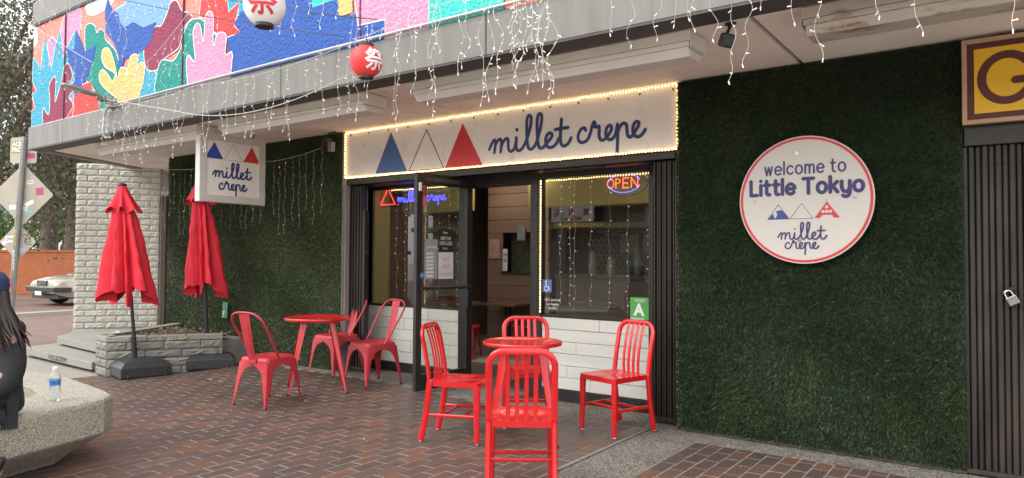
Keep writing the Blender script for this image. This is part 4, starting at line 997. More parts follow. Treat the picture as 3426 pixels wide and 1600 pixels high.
for i in range(30):
    x = -8.45 + 4.1*i/29 + random.uniform(-.05, .05); p = on_path(run1, x); drop(t, x, p.y+random.uniform(-.05,.0), p.z, random.choice((.3,.42,.55,.65,.5)), .02, .075)
for x, y, ln in ((-8.3,3.7,.5), (-8.1,3.65,.45), (-7.9,3.75,.6), (-8.6,3.7,.35), (-7.7,3.7,.4), (-7.5,3.72,.55)): drop(t, x, y, 3.12, ln, .03, .06)
run2 = sag((-4.3,3.8,3.1), (-3.3,3.7,3.14), .02) + sag((-3.3,3.7,3.14), (-2.2,3.6,3.2), .03)[1:]
t = strand('thick cluster of white icicle lights on the fascia above the shop sign', run2, None)
for i in range(17):
    x = -4.1 + 1.8*i/16 + random.uniform(-.04, .04); p = on_path(run2, x); drop(t, x, p.y-random.uniform(0,.2), p.z, random.choice((.4,.55,.7,.8)), .025, .075, .0018, .25)
for i in range(10): drop(t, random.uniform(-2.75,-2.2), random.uniform(3.4,3.65), 3.2, random.uniform(.45,.9), .03, .06, .0018, .25)
run3 = sag((-2.25,3.72,3.16), (.6,3.72,3.16), .02)
t = strand('sparse white icicle lights hanging before the soffit at the camera end', run3, None)
for x, z0 in [(-1.96, 2.7), (-1.82, 2.61), (-1.66, 2.62), (-1.56, 2.68), (-1.48, 2.7), (-1.44, 2.63), (-1.33, 2.55), (-1.23, 2.31), (-1.15, 2.39), (-1.06, 2.68), (-0.92, 2.57), (-0.79, 2.36), (-0.54, 2.52), (-0.37, 2.41), (-0.01, 2.36)]: drop(t, x, 3.72, 3.16, 3.16-z0, .022, .1, .0013, .4, .02)
run4 = sag((-10.03,5.36,2.62), (-8.2,5.36,2.6), .04) + sag((-8.2,5.36,2.6), (-6.45,5.36,2.66), .08)[1:]
t = strand('thin warm icicle lights hanging down the olive turf wall', run4, None)
for i in range(27):
    x = -10.0 + 3.45*i/26 + random.uniform(-.04,.04); p = on_path(run4, x); drop(t, x, p.y, p.z, random.choice((.55,.75,.9,.85,.65)), .012, .085, .0013, .12, .011)
# free runs of cable and lights across the mural
def cable(label, pts, r=.004, mat=DARK_WIRE): t = thing('overhead_cable', label, 'cable', (0,0,0), 0, 'cables strung before the mural'); MB().tube(pts, r, 5).build('wire', mat, t); return t
cable('dark cable strung from the roof edge past the area light', sag((-10.9,3.6,5.2), (-4.35,3.75,3.12), .10, 14))
cable('dark cable dipping from the far roof corner to the area light', sag((-10.6,3.4,5.0), (-8.45,3.8,3.16), .03))
cable('second dark cable crossing the mural towards the white lantern', sag((-8.2,3.2,4.6), (-3.7,3.5,3.06), .12, 14))
cable('white cable looping from the area light below the fascia to the red lantern', sag((-8.4,3.8,3.14), (-6.9,3.78,2.83), .0)[:] + sag((-6.9,3.78,2.83), (-3.98,3.6,2.78), .17, 14)[1:], .004, WIRE)
run5 = sag((-10.9,3.3,4.9), (-8.3,3.6,3.5), .05); t = strand('white icicle lights strung across the mural near the roof corner', run5, None)
for i in range(16):
    x = -10.8+2.5*i/15; p = on_path(run5, x); drop(t, x, p.y, p.z, random.choice((.3,.45,.6)), .025, .085, .0016, .0)
run6 = sag((-13.5,2.2,5.0), (-10.6,3.2,4.4), .1); t = strand('white icicle lights strung before the trees left of the mural', run6, None)
for i in range(15):
    x = -13.3+2.7*i/14; p = on_path(run6, x); drop(t, x, p.y, p.z, random.choice((.35,.5,.7)), .03, .09, .0018, .0)
run8 = sag((-9.6,3.5,4.75), (-6.2,3.6,4.55), .1); t = strand('white icicle lights hung high across the middle of the mural', run8, None)
for i in range(20):
    x = -9.5+3.2*i/19; p = on_path(run8, x); drop(t, x, p.y, p.z, random.choice((.5,.7,.9,1.1)), .03, .1, .0015, .0)
run9 = sag((-8.45,3.8,3.2), (-5.2,3.5,4.3), .25); t = strand('white icicle lights sagging between the area light and the roof', run9, None)
for i in range(18):
    x = -8.3+3.0*i/17; p = on_path(run9, x); drop(t, x, p.y, p.z, random.choice((.25,.4,.5)), .03, .08, .0015, .0)
run7 = sag((-5.2,3.4,3.75), (-3.0,3.4,3.1), .03); t = strand('white icicle lights strung from above the white lantern to the fascia', run7, None)
for i in range(14):
    x = -5.15+2.1*i/13; p = on_path(run7, x); drop(t, x, p.y, p.z, random.choice((.25,.35,.45)), .02, .08, .0017, .05)
# curtain lights inside the two windows
for lab, xs in (('warm curtain lights hanging inside the right window', (-3.66,-3.55,-3.5,-3.32,-3.12,-2.93,-2.72)), ('warm curtain lights hanging inside the left window', (-5.9,-5.76,-5.6,-5.42,-5.25,-5.1,-4.98))):
    t = strand(lab, [(xs[0]-.05, 5.925, 2.13), (xs[-1]+.03, 5.925, 2.13)], None, WIRE, 'curtain lights in the windows')
    for x in xs: drop(t, x, 5.925, 2.13, random.choice((1.25,1.22,.9,1.2)), .008, .095, .0013, .85, .012)
# ================================================================== red furniture
RSEC = lambda a, b: [(a*x, b*y) for x, y in ((1,.55),(.55,1),(-.55,1),(-1,.55),(-1,-.55),(-.55,-1),(.55,-1),(1,-.55))]
def navy_chair(label, loc, rz):
    """slat-back metal chair, faces local +y"""
    t = thing('slat_back_chair', label, 'chair', (loc[0], loc[1], gz(*loc)), rz, 'glossy red slat back chairs')
    # dished seat
    n = 12; V = []; F = []
    for j in range(n+1):
        for i in range(n+1):
            u, v = i/n*2-1, j/n*2-1
            x = u*(.197 - .012*(1-v)*.5); y = v*.2
            if abs(u) > .8 and v > .7: y -= .018*((abs(u)-.8)/.2)*((v-.7)/.3)
            dish = -.016*math.exp(-((abs(u)-.42)/.33)**2-((v+.15)/.5)**2) + .004*math.exp(-(u/.2)**2)*(v > 0) - .012*max(0, v-.75)**2*16*.3
            V.append((x, y, .452 + dish))
    F += [(j*(n+1)+i, j*(n+1)+i+1, (j+1)*(n+1)+i+1, (j+1)*(n+1)+i) for j in range(n) for i in range(n)]
    b = len(V); ring = [i for i in range(n+1)] + [(j)*(n+1)+n for j in range(1, n+1)] + [n*(n+1)+i for i in range(n-1, -1, -1)] + [j*(n+1) for j in range(n-1, 0, -1)]
    V += [(V[i][0]*.995, V[i][1]*.995, .412) for i in ring]
    m = len(ring)
    F += [(ring[k], b+k, b+(k+1) % m, ring[(k+1) % m]) for k in range(m)]; F.append(tuple(b+k for k in range(m)))
    MB().add(V, F).build('seat', RED_GLOSS, t, smooth=True, ang=50)
    for s in (-1, 1):
        MB().tube([(s*.176, .172, .425), (s*.177, .174, .3), (s*.18, .178, .012)], [1, .95, .72], sec=RSEC(.024,.02), up=(0,1,0)).build('leg', RED_GLOSS, t, smooth=True)
        l2 = MB().tube(smoothpath([(s*.188, -.255, .012), (s*.187, -.215, .2), (s*.185, -.19, .42), (s*.184, -.192, .455)], 5), 1, sec=RSEC(.021,.016), up=(0,1,0)).build('leg', RED_GLOSS, t, smooth=True)
        for yy in (.178, -.255): MB().lathe([(.013,0), (.014,.006), (.012,.0125)], 10, (s*(.18 if yy > 0 else .188), yy, 0)).build('glide', CHROME, t)
        MB().tube([(s*.178, .165, .2), (s*.186, -.205, .2)], 1, sec=RSEC(.012,.008), up=(0,0,1)).build('side_stretcher', RED_GLOSS, t)
    for y in (.07, -.09): MB().tube([(-.181, y, .2), (.181, y, .2)], 1, sec=RSEC(.01,.008), up=(0,0,1)).build('cross_stretcher', RED_GLOSS, t)
    bz = lambda z: -.192 - .075*(max(0, z-.45)/.4)**1.3
    top = .845; rc = .085
    arc = [(-.184+rc-rc*math.cos(a), 0, top-rc+rc*math.sin(a)) for a in [R(i*15) for i in range(7)]]
    hoop = [(-.184,0,z) for z in (.4555,.53,.62,.7)] + arc; hoop += [(-x, y, z) for x, y, z in hoop[::-1]]
    hoop = [(x, bz(z), z) for x, y, z in hoop]
    MB().tube(hoop, 1, sec=RSEC(.013,.019), up=(0,-1,.15)).build('back_hoop', RED_GLOSS, t, smooth=True)
    for x in (-.078, -.026, .026, .078):
        zs = [.446,.52,.6,.7,.78,top-.01]
        MB().tube([(x*(1+.1*(z-.45)), bz(z)+.016*math.sin((z-.45)/.4*PI)+ .004, z) for z in zs], 1, sec=RSEC(.005,.0125), up=(0,-1,.1)).build('back_slat', RED_GLOSS, t, smooth=True)
    return t
fwd = Vector((-.582, .813)); rgt = Vector((.813, .582))
face = lambda dx, dy: math.atan2(dy, dx) - PI/2
navy_chair('glossy red slat back chair by the grade card at the right window', (-2.62, 5.06), face(-.3, -.95))
navy_chair('glossy red slat back chair seen side on beside the open door', (-3.45, 4.17), face(.93, .37))
cF = fwd*4.2 + rgt*.06; navy_chair('glossy red slat back chair with its back to the street', (cF.x, cF.y), face(-.575, .818))
cK = fwd*5.87 + rgt*.125; navy_chair('glossy red slat back chair behind the round table facing the street', (cK.x, cK.y), face(.6, -.8))

def shell_leg(foot, top, w_prof, th, z1, sx, sy, corner_r=.012):
    """pressed-steel corner leg: two flanges along the adjacent sides, widening into an arch at the top"""
    mb = MB(); rows = []
    for z, w in w_prof:
        f = z/z1; cx = foot[0] + (top[0]-foot[0])*f; cy = foot[1] + (top[1]-foot[1])*f
        r = corner_r*(.5+.5*f) if w > .02 else .006
        pts = [(cx - sx*w, cy), (cx - sx*w*.5, cy), (cx - sx*r, cy), (cx - sx*r*.3, cy - sy*r*.3), (cx, cy - sy*r), (cx, cy - sy*w*.5), (cx, cy - sy*w)]
        inn = [(cx - sx*w, cy - sy*th), (cx - sx*w*.5, cy - sy*th), (cx - sx*(r+th*.3), cy - sy*th), (cx - sx*(r*.3+th*.8), cy - sy*(r*.3+th*.8)), (cx - sx*th, cy - sy*(r+th*.3)), (cx - sx*th, cy - sy*w*.5), (cx - sx*th, cy - sy*w)]
        rows.append([(x, y, z) for x, y in pts] + [(x, y, z) for x, y in inn[::-1]])
    V = [p for r in rows for p in r]; m = len(rows[0]); F = []
    for i in range(len(rows)-1): F += [(i*m+k, i*m+(k+1) % m, (i+1)*m+(k+1) % m, (i+1)*m+k) for k in range(m)]
    F += [tuple(range(m))[::-1], tuple((len(rows)-1)*m+k for k in range(m))]
    if sx*sy < 0: F = [f[::-1] for f in F]
    return mb.add(V, F)
def cafe_chair(label, loc, rz):
    """pressed steel cafe chair with hoop back and one broad splat, faces local +y"""
    t = thing('cafe_chair', label, 'chair', (loc[0], loc[1], gz(*loc)), rz, 'matt red cafe chairs')
    hw, hd, zs = .175, .175, .43
    rr = .045
    def rsq(h, d, z, r=rr):
        P_ = []
        for cx_, cy_, a0 in ((h-r, d-r, 0), (-h+r, d-r, 90), (-h+r, -d+r, 180), (h-r, -d+r, 270)):
            P_ += [(cx_+r*math.cos(R(a0+i*22.5)), cy_+r*math.sin(R(a0+i*22.5)), z) for i in range(5)]
        return P_
    rows = [rsq(hw+.006, hd+.006, zs-.055), rsq(hw+.005, hd+.005, zs-.02), rsq(hw+.002, hd+.002, zs), rsq(hw-.012, hd-.012, zs+.012), rsq(hw-.035, hd-.035, zs+.012, .03), rsq(hw-.06, hd-.06, zs+.006, .03)]
    V = [p for r in rows for p in r]; m = 20; F = []
    for i in range(5): F += [(i*m+k, i*m+(k+1) % m, (i+1)*m+(k+1) % m, (i+1)*m+k) for k in range(m)]
    F.append(tuple(5*m+k for k in range(m)))
    MB().add(V, F).build('seat', RED_WORN, t, smooth=True, ang=60)
    wp = [(0,.017),(.03,.02),(.1,.03),(.18,.042),(.25,.052),(.29,.062),(.32,.08),(.34,.1),(.355,.125),(.366,.155),(.372,.176),(.40,.176)]
    for sx in (-1, 1):
        for sy in (-1, 1):
            l = shell_leg((sx*.218, sy*(.225 if sy < 0 else .215)), (sx*.181, sy*.181), wp, .0025, .40, sx, sy).build('leg', RED_WORN, t, smooth=True, ang=35)
            MB().lathe([(.012,0), (.013,.01), (.011,.02)], 8, (sx*.21, sy*.212, 0)).build('rubber_foot', DARK_RUBBER, t)
    hoop = smoothpath([(.176,-.03,.42), (.18,-.06,.47), (.195,-.14,.6), (.205,-.215,.72), (.19,-.262,.8), (.13,-.285,.845), (.05,-.292,.858), (-.05,-.292,.858), (-.13,-.285,.845), (-.19,-.262,.8), (-.205,-.215,.72), (-.195,-.14,.6), (-.18,-.06,.47), (-.176,-.03,.42)], 5)
    MB().tube(hoop, .0105, 10).build('back_hoop', RED_WORN, t, smooth=True)
    # splat
    rows = []; th = .002
    for z, w, y in ((.40,.046,-.186), (.44,.047,-.19), (.475,.049,-.205), (.6,.056,-.235), (.72,.062,-.264), (.82,.067,-.285), (.853,.068,-.29)):
        xs = [-1, -.62, -.55, -.2, .2, .55, .62, 1]
        emb = [0, 0, .006, .006, .006, .006, 0, 0] if .46 < z < .8 else [0]*8
        rows.append([(w*x, y - e, z) for x, e in zip(xs, emb)] + [(w*x, y - e - th, z) for x, e in zip(xs[::-1], emb[::-1])])
    V = [p for r in rows for p in r]; m = 16; F = []
    for i in range(len(rows)-1): F += [(i*m+k, i*m+(k+1) % m, (i+1)*m+(k+1) % m, (i+1)*m+k) for k in range(m)]
    F += [tuple(range(m))[::-1], tuple((len(rows)-1)*m+k for k in range(m))]
    MB().add(V, F).build('back_splat', RED_WORN, t, smooth=True, ang=30)
    MB().box(-.05, .05, -.192, -.186, .385, .42).build('splat_bracket', RED_WORN, t, bevel=.003)
    MB().box(-.17, .17, -.004, .004, .36, .366).build('seat_brace', BLACK_METAL, t); MB().box(-.004, .004, -.17, .17, .352, .359).build('seat_brace', BLACK_METAL, t)
    return t
cafe_chair('worn red cafe chair with hoop back nearest the umbrellas, facing the wall', (-5.72, 4.08), face(-.12, .99))
cafe_chair('worn red cafe chair with hoop back in front of the pale jamb', (-6.21, 5.31), face(-.02, -1))
cafe_chair('worn red cafe chair with hoop back beside the open door', (-5.47, 5.16), face(-.18, -.98))

def cafe_table(label, loc, rz, foot, mat, r=.305):
    t = thing('round_table', label, 'table', (loc[0], loc[1], gz(*loc)), rz, 'round red tables')
    h = .738
    MB().lathe([(r*.2, h-.028), (r-.02, h-.03), (r-.003, h-.026), (r, h-.018), (r, h-.006), (r-.004, h), (r-.016, h+.001), (r-.022, h-.002), (.001, h-.002)], 64).build('table_top', mat, t, smooth=True, ang=50)
    wp = [(0,.022),(.05,.026),(.3,.04),(.5,.05),(.65,.057),(h-.03,.06)]
    for sx in (-1, 1):
        for sy in (-1, 1):
            f = foot/math.sqrt(2); shell_leg((sx*f, sy*f), (sx*.165, sy*.165), wp, .0025, h-.03, sx, sy, .02).build('leg', mat, t, smooth=True, ang=35)
            MB().lathe([(.013,0), (.014,.01), (.012,.02)], 8, (sx*f*.97, sy*f*.97, 0)).build('rubber_foot', DARK_RUBBER, t)
    MB().box(-.165, .165, -.004, .004, h-.06, h-.032).build('apron_brace', mat, t); MB().box(-.004, .004, -.165, .165, h-.061, h-.0325).build('apron_brace', mat, t)
    return t
cafe_table('round red metal table between the worn red cafe chairs', (-5.82, 4.73), R(45+8), .405, RED_GLOSS, .325)
cafe_table('round red metal table among the glossy slat back chairs', (-3.06, 4.42), R(35.6), .36, RED_GLOSS, .30)

# ================================================================== closed umbrellas
CLOTH = M('red_umbrella_cloth', (.6,.012,.03), .75, 0, .07, 5, bmp=.15, bs=160, bd=.001)
def umbrella(label, loc, base_rz, lean, twist, spread, ztop, zhem, basec):
    t = thing('closed_umbrella', label, 'umbrella', (loc[0], loc[1], gz(*loc)), 0, 'closed red umbrellas')
    rd = random.Random(int(twist*100)+3)
    lx, ly = lean
    ax = lambda z: (lx*z, ly*z)
    MB().tube([(0,0,.1), (*ax(ztop-.05), ztop-.05)], .019, 14).build('pole', BLACK_METAL, t, smooth=True)
    MB().tube([(*ax(.12), .12), (*ax(.46), .46)], .028, 14).build('socket', BLACK_METAL, t, smooth=True)
    MB().tube([(ax(.4)[0]+.02, ax(.4)[1], .4), (ax(.4)[0]+.06, ax(.4)[1]-.02, .405)], .012, 8).build('clamp_knob', DARK_RUBBER, t)
    # base: moulded box with sloping shoulders, at its own turn
    bx_, by_ = basec; c, s = math.cos(base_rz), math.sin(base_rz)
    mb = MB(); mb.M = Matrix.Translation((bx_, by_, 0)) @ Matrix.Rotation(base_rz, 4, 'Z')
    a, b = .27, .25
    rows = [[(x*a*.97, y*b*.97, .012) for x, y in ((-1,-1),(1,-1),(1,1),(-1,1))], [(x*a, y*b, .03) for x, y in ((-1,-1),(1,-1),(1,1),(-1,1))], [(x*a, y*b, .135) for x, y in ((-1,-1),(1,-1),(1,1),(-1,1))],
            [(x*a*.82, y*b*.80, .19) for x, y in ((-1,-1),(1,-1),(1,1),(-1,1))], [(x*a*.45, y*b*.45, .215) for x, y in ((-1,-1),(1,-1),(1,1),(-1,1))]]
    V = [p for r in rows for p in r]; F = [(0,3,2,1)] + [(i*4+k, i*4+(k+1) % 4, (i+1)*4+(k+1) % 4, (i+1)*4+k) for i in range(4) for k in range(4)] + [(16,17,18,19)]
    mb.add(V, F); mb.M = Matrix(); base = mb.build('base', M('umbrella_base_plastic', (.03,.03,.034), .45, 0, .12, 8), t, bevel=.007, seg=2)
    for x in (-.2, .2):
        w = MB(); w.M = Matrix.Translation((bx_, by_, 0)) @ Matrix.Rotation(base_rz, 4, 'Z') @ Matrix.Translation((x, -b-.004, .035)) @ Matrix.Rotation(R(90), 4, 'Y'); w.lathe([(.03,-.012), (.034,-.008), (.034,.008), (.03,.012)], 14); w.M = Matrix(); w.build('wheel', BLACK_METAL, base)
    # folded canopy: 8 panels hang in deep pleats
    n = 128; rows = []; nz = 34
    amp = [rd.uniform(.75, 1.25) for _ in range(16)]; dirs = [rd.uniform(.8, 1.2) for _ in range(16)]
    for j in range(nz+1):
        f = j/nz; z = ztop - .12 - f*(ztop-.12-zhem)
        row = []
        for k in range(n):
            th = 2*PI*k/n; q = (th/(2*PI)*8 + twist + .12*math.sin(3*th+f*2)) % 8; i = int(q); fr = q - i
            ridge = abs(math.sin(PI*fr))**1.3                     # 1 mid-panel, 0 at the ribs folded in
            R0 = .045 + spread*(f**.8)*(.42 + .85*ridge*amp[i]*dirs[i])
            side = 1 + .28*math.cos(2*(th-R(35)))                # flattened against the wall side
            r = R0*side + .006*math.sin(9*f+th*5) + .007*f*math.sin(23*th+5*math.sin(4*f)+twist)*(.3+.7*ridge) + .004*math.sin(31*f+7*th)
            zz = z + (.1*f**3)*math.sin(q*2.1+twist*3) - .06*f**4*ridge + .012*f**4*math.sin(17*th)
            row.append((r*math.cos(th)+ax(z)[0], r*math.sin(th)+ax(z)[1], zz))
        rows.append(row)
    V = [p for r in rows for p in r]; F = [(j*n+k, (j+1)*n+k, (j+1)*n+(k+1) % n, j*n+(k+1) % n) for j in range(nz) for k in range(n)]
    MB().add(V, F).build('canopy', CLOTH, t, smooth=True, ang=75)
    rows = []; nz = 12
    for j in range(nz+1):
        f = j/nz; z = ztop - f*.30
        row = []
        for k in range(n):
            th = 2*PI*k/n; w = math.sin(8*th+twist)*.5+.5
            r = .04 + .115*f**1.05*(.85+.3*math.cos(2*(th-R(35)))) + .034*f*f*math.sin(6*th+twist*2+1.2*math.sin(2*th))
            row.append((r*math.cos(th)+ax(z)[0], r*math.sin(th)+ax(z)[1], z - .035*f*f*math.sin(6*th+twist*2+2.2)))
        rows.append(row)
    V = [p for r in rows for p in r]; F = [(j*n+k, (j+1)*n+k, (j+1)*n+(k+1) % n, j*n+(k+1) % n) for j in range(nz) for k in range(n)]
    MB().add(V, F).build('vent_cap', CLOTH, t, smooth=True, ang=75)
    MB().lathe([(.045,-.012), (.05,0), (.04,.018), (.012,.026)], 20, (*ax(ztop), ztop)).build('finial', DARK_RUBBER, t, smooth=True)
    return t
umbrella('closed red umbrella leaning in its black base before the block planter', (-8.42, 4.21), R(78), (-.085, -.05), .3, .165, 2.24, .96, (.06, .02))
umbrella('closed red umbrella against the olive turf, partly behind the hanging sign', (-8.2, 4.98), R(57), (-.055, -.03), 1.7, .125, 2.36, 1.0, (.03, .02))
# ================================================================== block walls, planter, steps
BLOCK = mat_stone('painted_split_block', (.56,.545,.485), (.5,.48,.42), .05, 30, .014)
PBLOCK = mat_stone('weathered_split_block', (.25,.245,.22), (.16,.15,.13), .16, 34, .02)
CAPST = mat_stone('concrete_cap', (.3,.28,.24), (.17,.15,.12), .08, 60, .008)
JOINT = M('dark_joint', (.2,.185,.165), .95, 0, .2)
def block_mesh(l, h, mat, seed, dep=.09, rough=.006):
    rd = random.Random(seed); nx, nz = 9, 5; V = []
    for j in range(nz):
        for i in range(nx):
            e = i in (0, nx-1) or j in (0, nz-1)
            V.append((-l/2 + l*i/(nx-1), (-.002 if e else -.008 - abs(rd.gauss(0, rough))) , -h/2 + h*j/(nz-1)))
    F = [(j*nx+i, j*nx+i+1, (j+1)*nx+i+1, (j+1)*nx+i) for j in range(nz-1) for i in range(nx-1)]
    b = len(V); V += [(-l/2,dep,-h/2), (l/2,dep,-h/2), (l/2,dep,h/2), (-l/2,dep,h/2)]
    F += [tuple([b, b+1] + [i for i in range(nx-1, -1, -1)]), tuple([b+3] + [(nz-1)*nx+i for i in range(nx)] + [b+2]), tuple([b+1, b+2] + [j*nx+nx-1 for j in range(nz-1, -1, -1)]), tuple([b, ] + [j*nx for j in range(nz)] + [b+3]), (b, b+3, b+2, b+1)]
    me = bpy.data.meshes.new('block'); me.from_pydata(V, [], F); me.materials.append(mat); return me
_bc = {}
def blocks(parent, A, B, z0, courses, L, h, mat, jt=.008, start=0.0, lastcap=None, off=(0,0,0)):
    """courses of split-face blocks from A to B (2-D, world), front to the right of A->B"""
    A = Vector(A); B = Vector(B); u = (B-A).normalized(); T = (B-A).length; nrm = Vector((u.y, -u.x)); rz = math.atan2(u.y, u.x)
    for c in range(courses):
        s = -(L/2 if (c+int(start*2)) % 2 else 0)
        while s < T-.02:
            a, b = max(s, 0), min(s+L, T)
            if b-a > .04:
                key = (round(b-a, 2), round(h, 3), mat.name, random.randrange(4))
                if key not in _bc: _bc[key] = block_mesh(b-a-jt, h-jt, mat, len(_bc))
                p = A + u*((a+b)/2)
                o = link_mesh('block', _bc[key], parent, (p.x-off[0], p.y-off[1], z0+(c+.5)*h-off[2]), (0, 0, rz))
            s += L
WA, WB = (-12.27, 5.13), (-11.48, 6.07)
bw = thing('block_wall', 'pale grey split face block wall under the canopy end', 'wall', (-12.27, 5.13, .1)); O_ = (-12.27, 5.13, .1)
blocks(bw, WA, WB, .1, 28, .31, .0985, BLOCK, off=O_)
u_ = (Vector(WB)-Vector(WA)).normalized(); n_ = Vector((u_.y, -u_.x))
back = Vector(WA) - n_*1.2
blocks(bw, (back.x, back.y), WA, .1, 28, .31, .0985, BLOCK, off=O_)
mb = MB(); q = [Vector(WA)-n_*.012+u_*.012, Vector(WB)-n_*.012, Vector(WB)-n_*1.2, Vector(WA)-n_*1.2+u_*.012]
mb.prism([(p.x-O_[0], p.y-O_[1]) for p in q], 2.86, (0,0,-.12), (1,0,0), (0,1,0)); mb.build('core', JOINT, bw)
# recessed side door next to it
sd = thing('side_door', 'dark brown door with white graffiti between block wall and turf', 'door', (-11.46, 6.1, .1), math.atan2(u_.y, u_.x))
MB().box(.0, .07, -.05, .06, 0, 2.25).build('door_frame', M('brown_frame', (.09,.065,.055), .55), sd); MB().box(.072, 1.1, .0, .04, 0, 2.2).build('leaf', M('maroon_brown_door', (.06,.03,.026), .5, 0, .2), sd)
MB().box(.072, 1.1, -.03, .06, 2.202, 2.26).build('lintel', M('brown_frame', (.09,.065,.055), .55), sd)
mb = MB()
for k in range(7):
    zz = 1.85-k*.09; mb.ribbon([(.13+random.uniform(-.02,.02), zz), (.2, zz+.06), (.24, zz-.01), (.32, zz+.05)], .012, .001, (0,-.0005,0), EX, EZ)
for k in range(5):
    zz = .75-k*.13; mb.ribbon([(.1,zz), (.22,zz+.05), (.3,zz), (.4,zz+.06)], .008, .001, (0,-.0005,0), EX, EZ)
mb.build('graffiti', WHITE_INK, sd)
mb = MB(); text_on(mb, 'RULA', (-.02, -.052, 2.27), EX, EZ, .09, width=.2); mb.build('graffiti', WHITE_INK, sd)

# planter
pt = thing('block_planter', 'low grey block planter with bare soil behind the umbrellas', 'planter', (-8.67, 3.99, -.05)); O_ = (-8.67, 3.99, -.05)
pc, pr_, pll, pbk = (-8.67, 3.99), (-7.96, 5.03), (-9.03, 4.03), (-9.8, 5.42)
blocks(pt, pc, pr_, -.05, 4, .40, .1, PBLOCK, off=O_); blocks(pt, pll, pc, -.05, 4, .36, .1, PBLOCK, start=0, off=O_)
blocks(pt, (-9.8, 5.42), pll, -.05, 4, .40, .1, PBLOCK, off=O_)
def capline(A, B, n):
    A = Vector(A); B = Vector(B); u = (B-A).normalized(); nr = Vector((u.y,-u.x)); T = (B-A).length
    for i in range(n):
        a, b = A+u*(T*i/n+.003), A+u*(T*(i+1)/n-.003)
        MB().prism([(p.x-O_[0], p.y-O_[1]) for p in (a+nr*.008, b+nr*.008, b-nr*.14, a-nr*.14)], .062, (0,0,.403), (1,0,0), (0,1,0)).build('cap_stone', CAPST, pt, bevel=.006)
capline(pc, pr_, 3); capline(pll, pc, 1); capline(pbk, pll, 4)
MB().prism([(p[0]-O_[0], p[1]-O_[1]) for p in ((-8.7,4.06), (-8.02,5.05), (-8.0,5.42), (-9.74,5.42), (-9.0,4.08))], .36, (0,0,.02), (1,0,0), (0,1,0)).build('core', JOINT, pt)
# soil: lumpy sheet with chips
SOIL = mat_aggregate('dry_soil_chips', (.1,.075,.052), (.05,.038,.028), (.18,.14,.1), 60, stain=(.05,.035,.025))
V = []; F = []; n = 24
for j in range(n+1):
    for i in range(n+1):
        a, b = i/n, j/n; p0 = Vector((-8.75,4.08)).lerp(Vector((-8.02,5.15)), b); p1 = Vector((-9.02,4.12)).lerp(Vector((-9.75,5.40)), b); p = p0.lerp(p1, a)
        V.append((p.x-O_[0], p.y-O_[1], .40 + .035*math.sin(a*7+b*5)*math.sin(b*6) + random.uniform(0,.025)))
F = [(j*(n+1)+i, j*(n+1)+i+1, (j+1)*(n+1)+i+1, (j+1)*(n+1)+i)[::-1] for j in range(n) for i in range(n)]
raw('soil', V, F, SOIL, pt, 'stuff', True)
N = 420; bs = np.stack([rng.uniform(-9.7,-8.05,N)-O_[0], rng.uniform(4.15,5.38,N)-O_[1], np.full(N,.44)], 1); bs = bs[(bs[:,0] > -.1-1.1*(bs[:,1]-.1)) ]
dd = rng.normal(0,.012,(len(bs),4,3)); tris_object('wood_chips', bs[:,None,:]+dd, M('pale_chip', (.3,.23,.15), .8, 0, .4, 40), pt)
scrap_ = MB().add([(0,0,0),(.07,.01,.02),(.1,.06,.005),(.03,.07,.03),(-.02,.04,.01)], [(0,1,2,3,4)]); scrap_.build('foil_scrap', PAPER, None, loc=(-8.86,4.12,.437), label='crumpled white wrapper lying on the planter edge', cat='litter')

# steps: two slabs
def slab(label, poly, z0, z1, off, graf=None):
    t = thing('step_slab', label, 'step', (*off, z0), 0, 'concrete steps')
    MB().prism([(p[0]-off[0], p[1]-off[1]) for p in poly], z1-z0, (0,0,0), (1,0,0), (0,1,0)).build('slab', CONC, t, bevel=.008, seg=2)
    return t
s1 = slab('lower concrete step slab with black graffiti scrawl', [(-11.42,4.12), (-9.13,4.03), (-9.5,4.75), (-11.6,4.75)], -.02, .075, (-11.42,4.12))
s2 = slab('upper concrete step slab with blue chalk marks', [(-11.28,4.5), (-9.62,4.36), (-9.95,5.3), (-11.4,6.0), (-12.1,5.04), (-11.7,4.86)], .105, .205, (-11.28,4.5))
raw_ = MB().prism([(-11.2,4.62), (-9.75,4.5), (-9.9,6.9), (-11.3,6.9), (-12.3,5.5)], .2, (0,0,-.1), (1,0,0), (0,1,0)).build('landing', JOINT, None); raw_['kind'] = 'structure'
dx_ = (Vector((-9.13,4.03))-Vector((-11.42,4.12))).normalized(); dx3 = Vector((dx_.x, dx_.y, 0))
mb = MB()
for k, st in enumerate(([(0,.05),(.03,0),(.06,.055)], [(.11,.05),(.08,.03),(.1,0),(.13,.02),(.12,.05)], [(.2,.05),(.16,.03),(.17,.0),(.2,.01)], [(.22,0),(.25,.055),(.28,0),(.23,.02)], [(.34,.05),(.3,.04),(.34,.02),(.3,0)], [(.37,0),(.38,.055),(.37,.03),(.41,.05),(.4,0)], [(.44,0),(.445,.055),(.47,.02),(.5,.055),(.5,-.005)])):
    mb.ribbon([(p.x*1.15, p.y*1.2) for p in smoothpath([(a,b,0) for a,b in st], 4)], .011, .001, Vector((.95,-.0375,.018))-Vector((0,.0015,0)), dx3, EZ)
mb.build('graffiti', BLACK_INK, s1)
mb = MB()
for k in range(5): mb.ribbon([(a, b) for a, b in ((.1+k*.2, .2+.03*k), (.2+k*.2, .26), (.3+k*.2, .21+.02*k), (.38+k*.2,.3))], .018, .0006, (0,0,.1004), EX, (0,1,0))
mb.build('chalk_marks', M('blue_chalk', (.2,.33,.5), .9), s2)

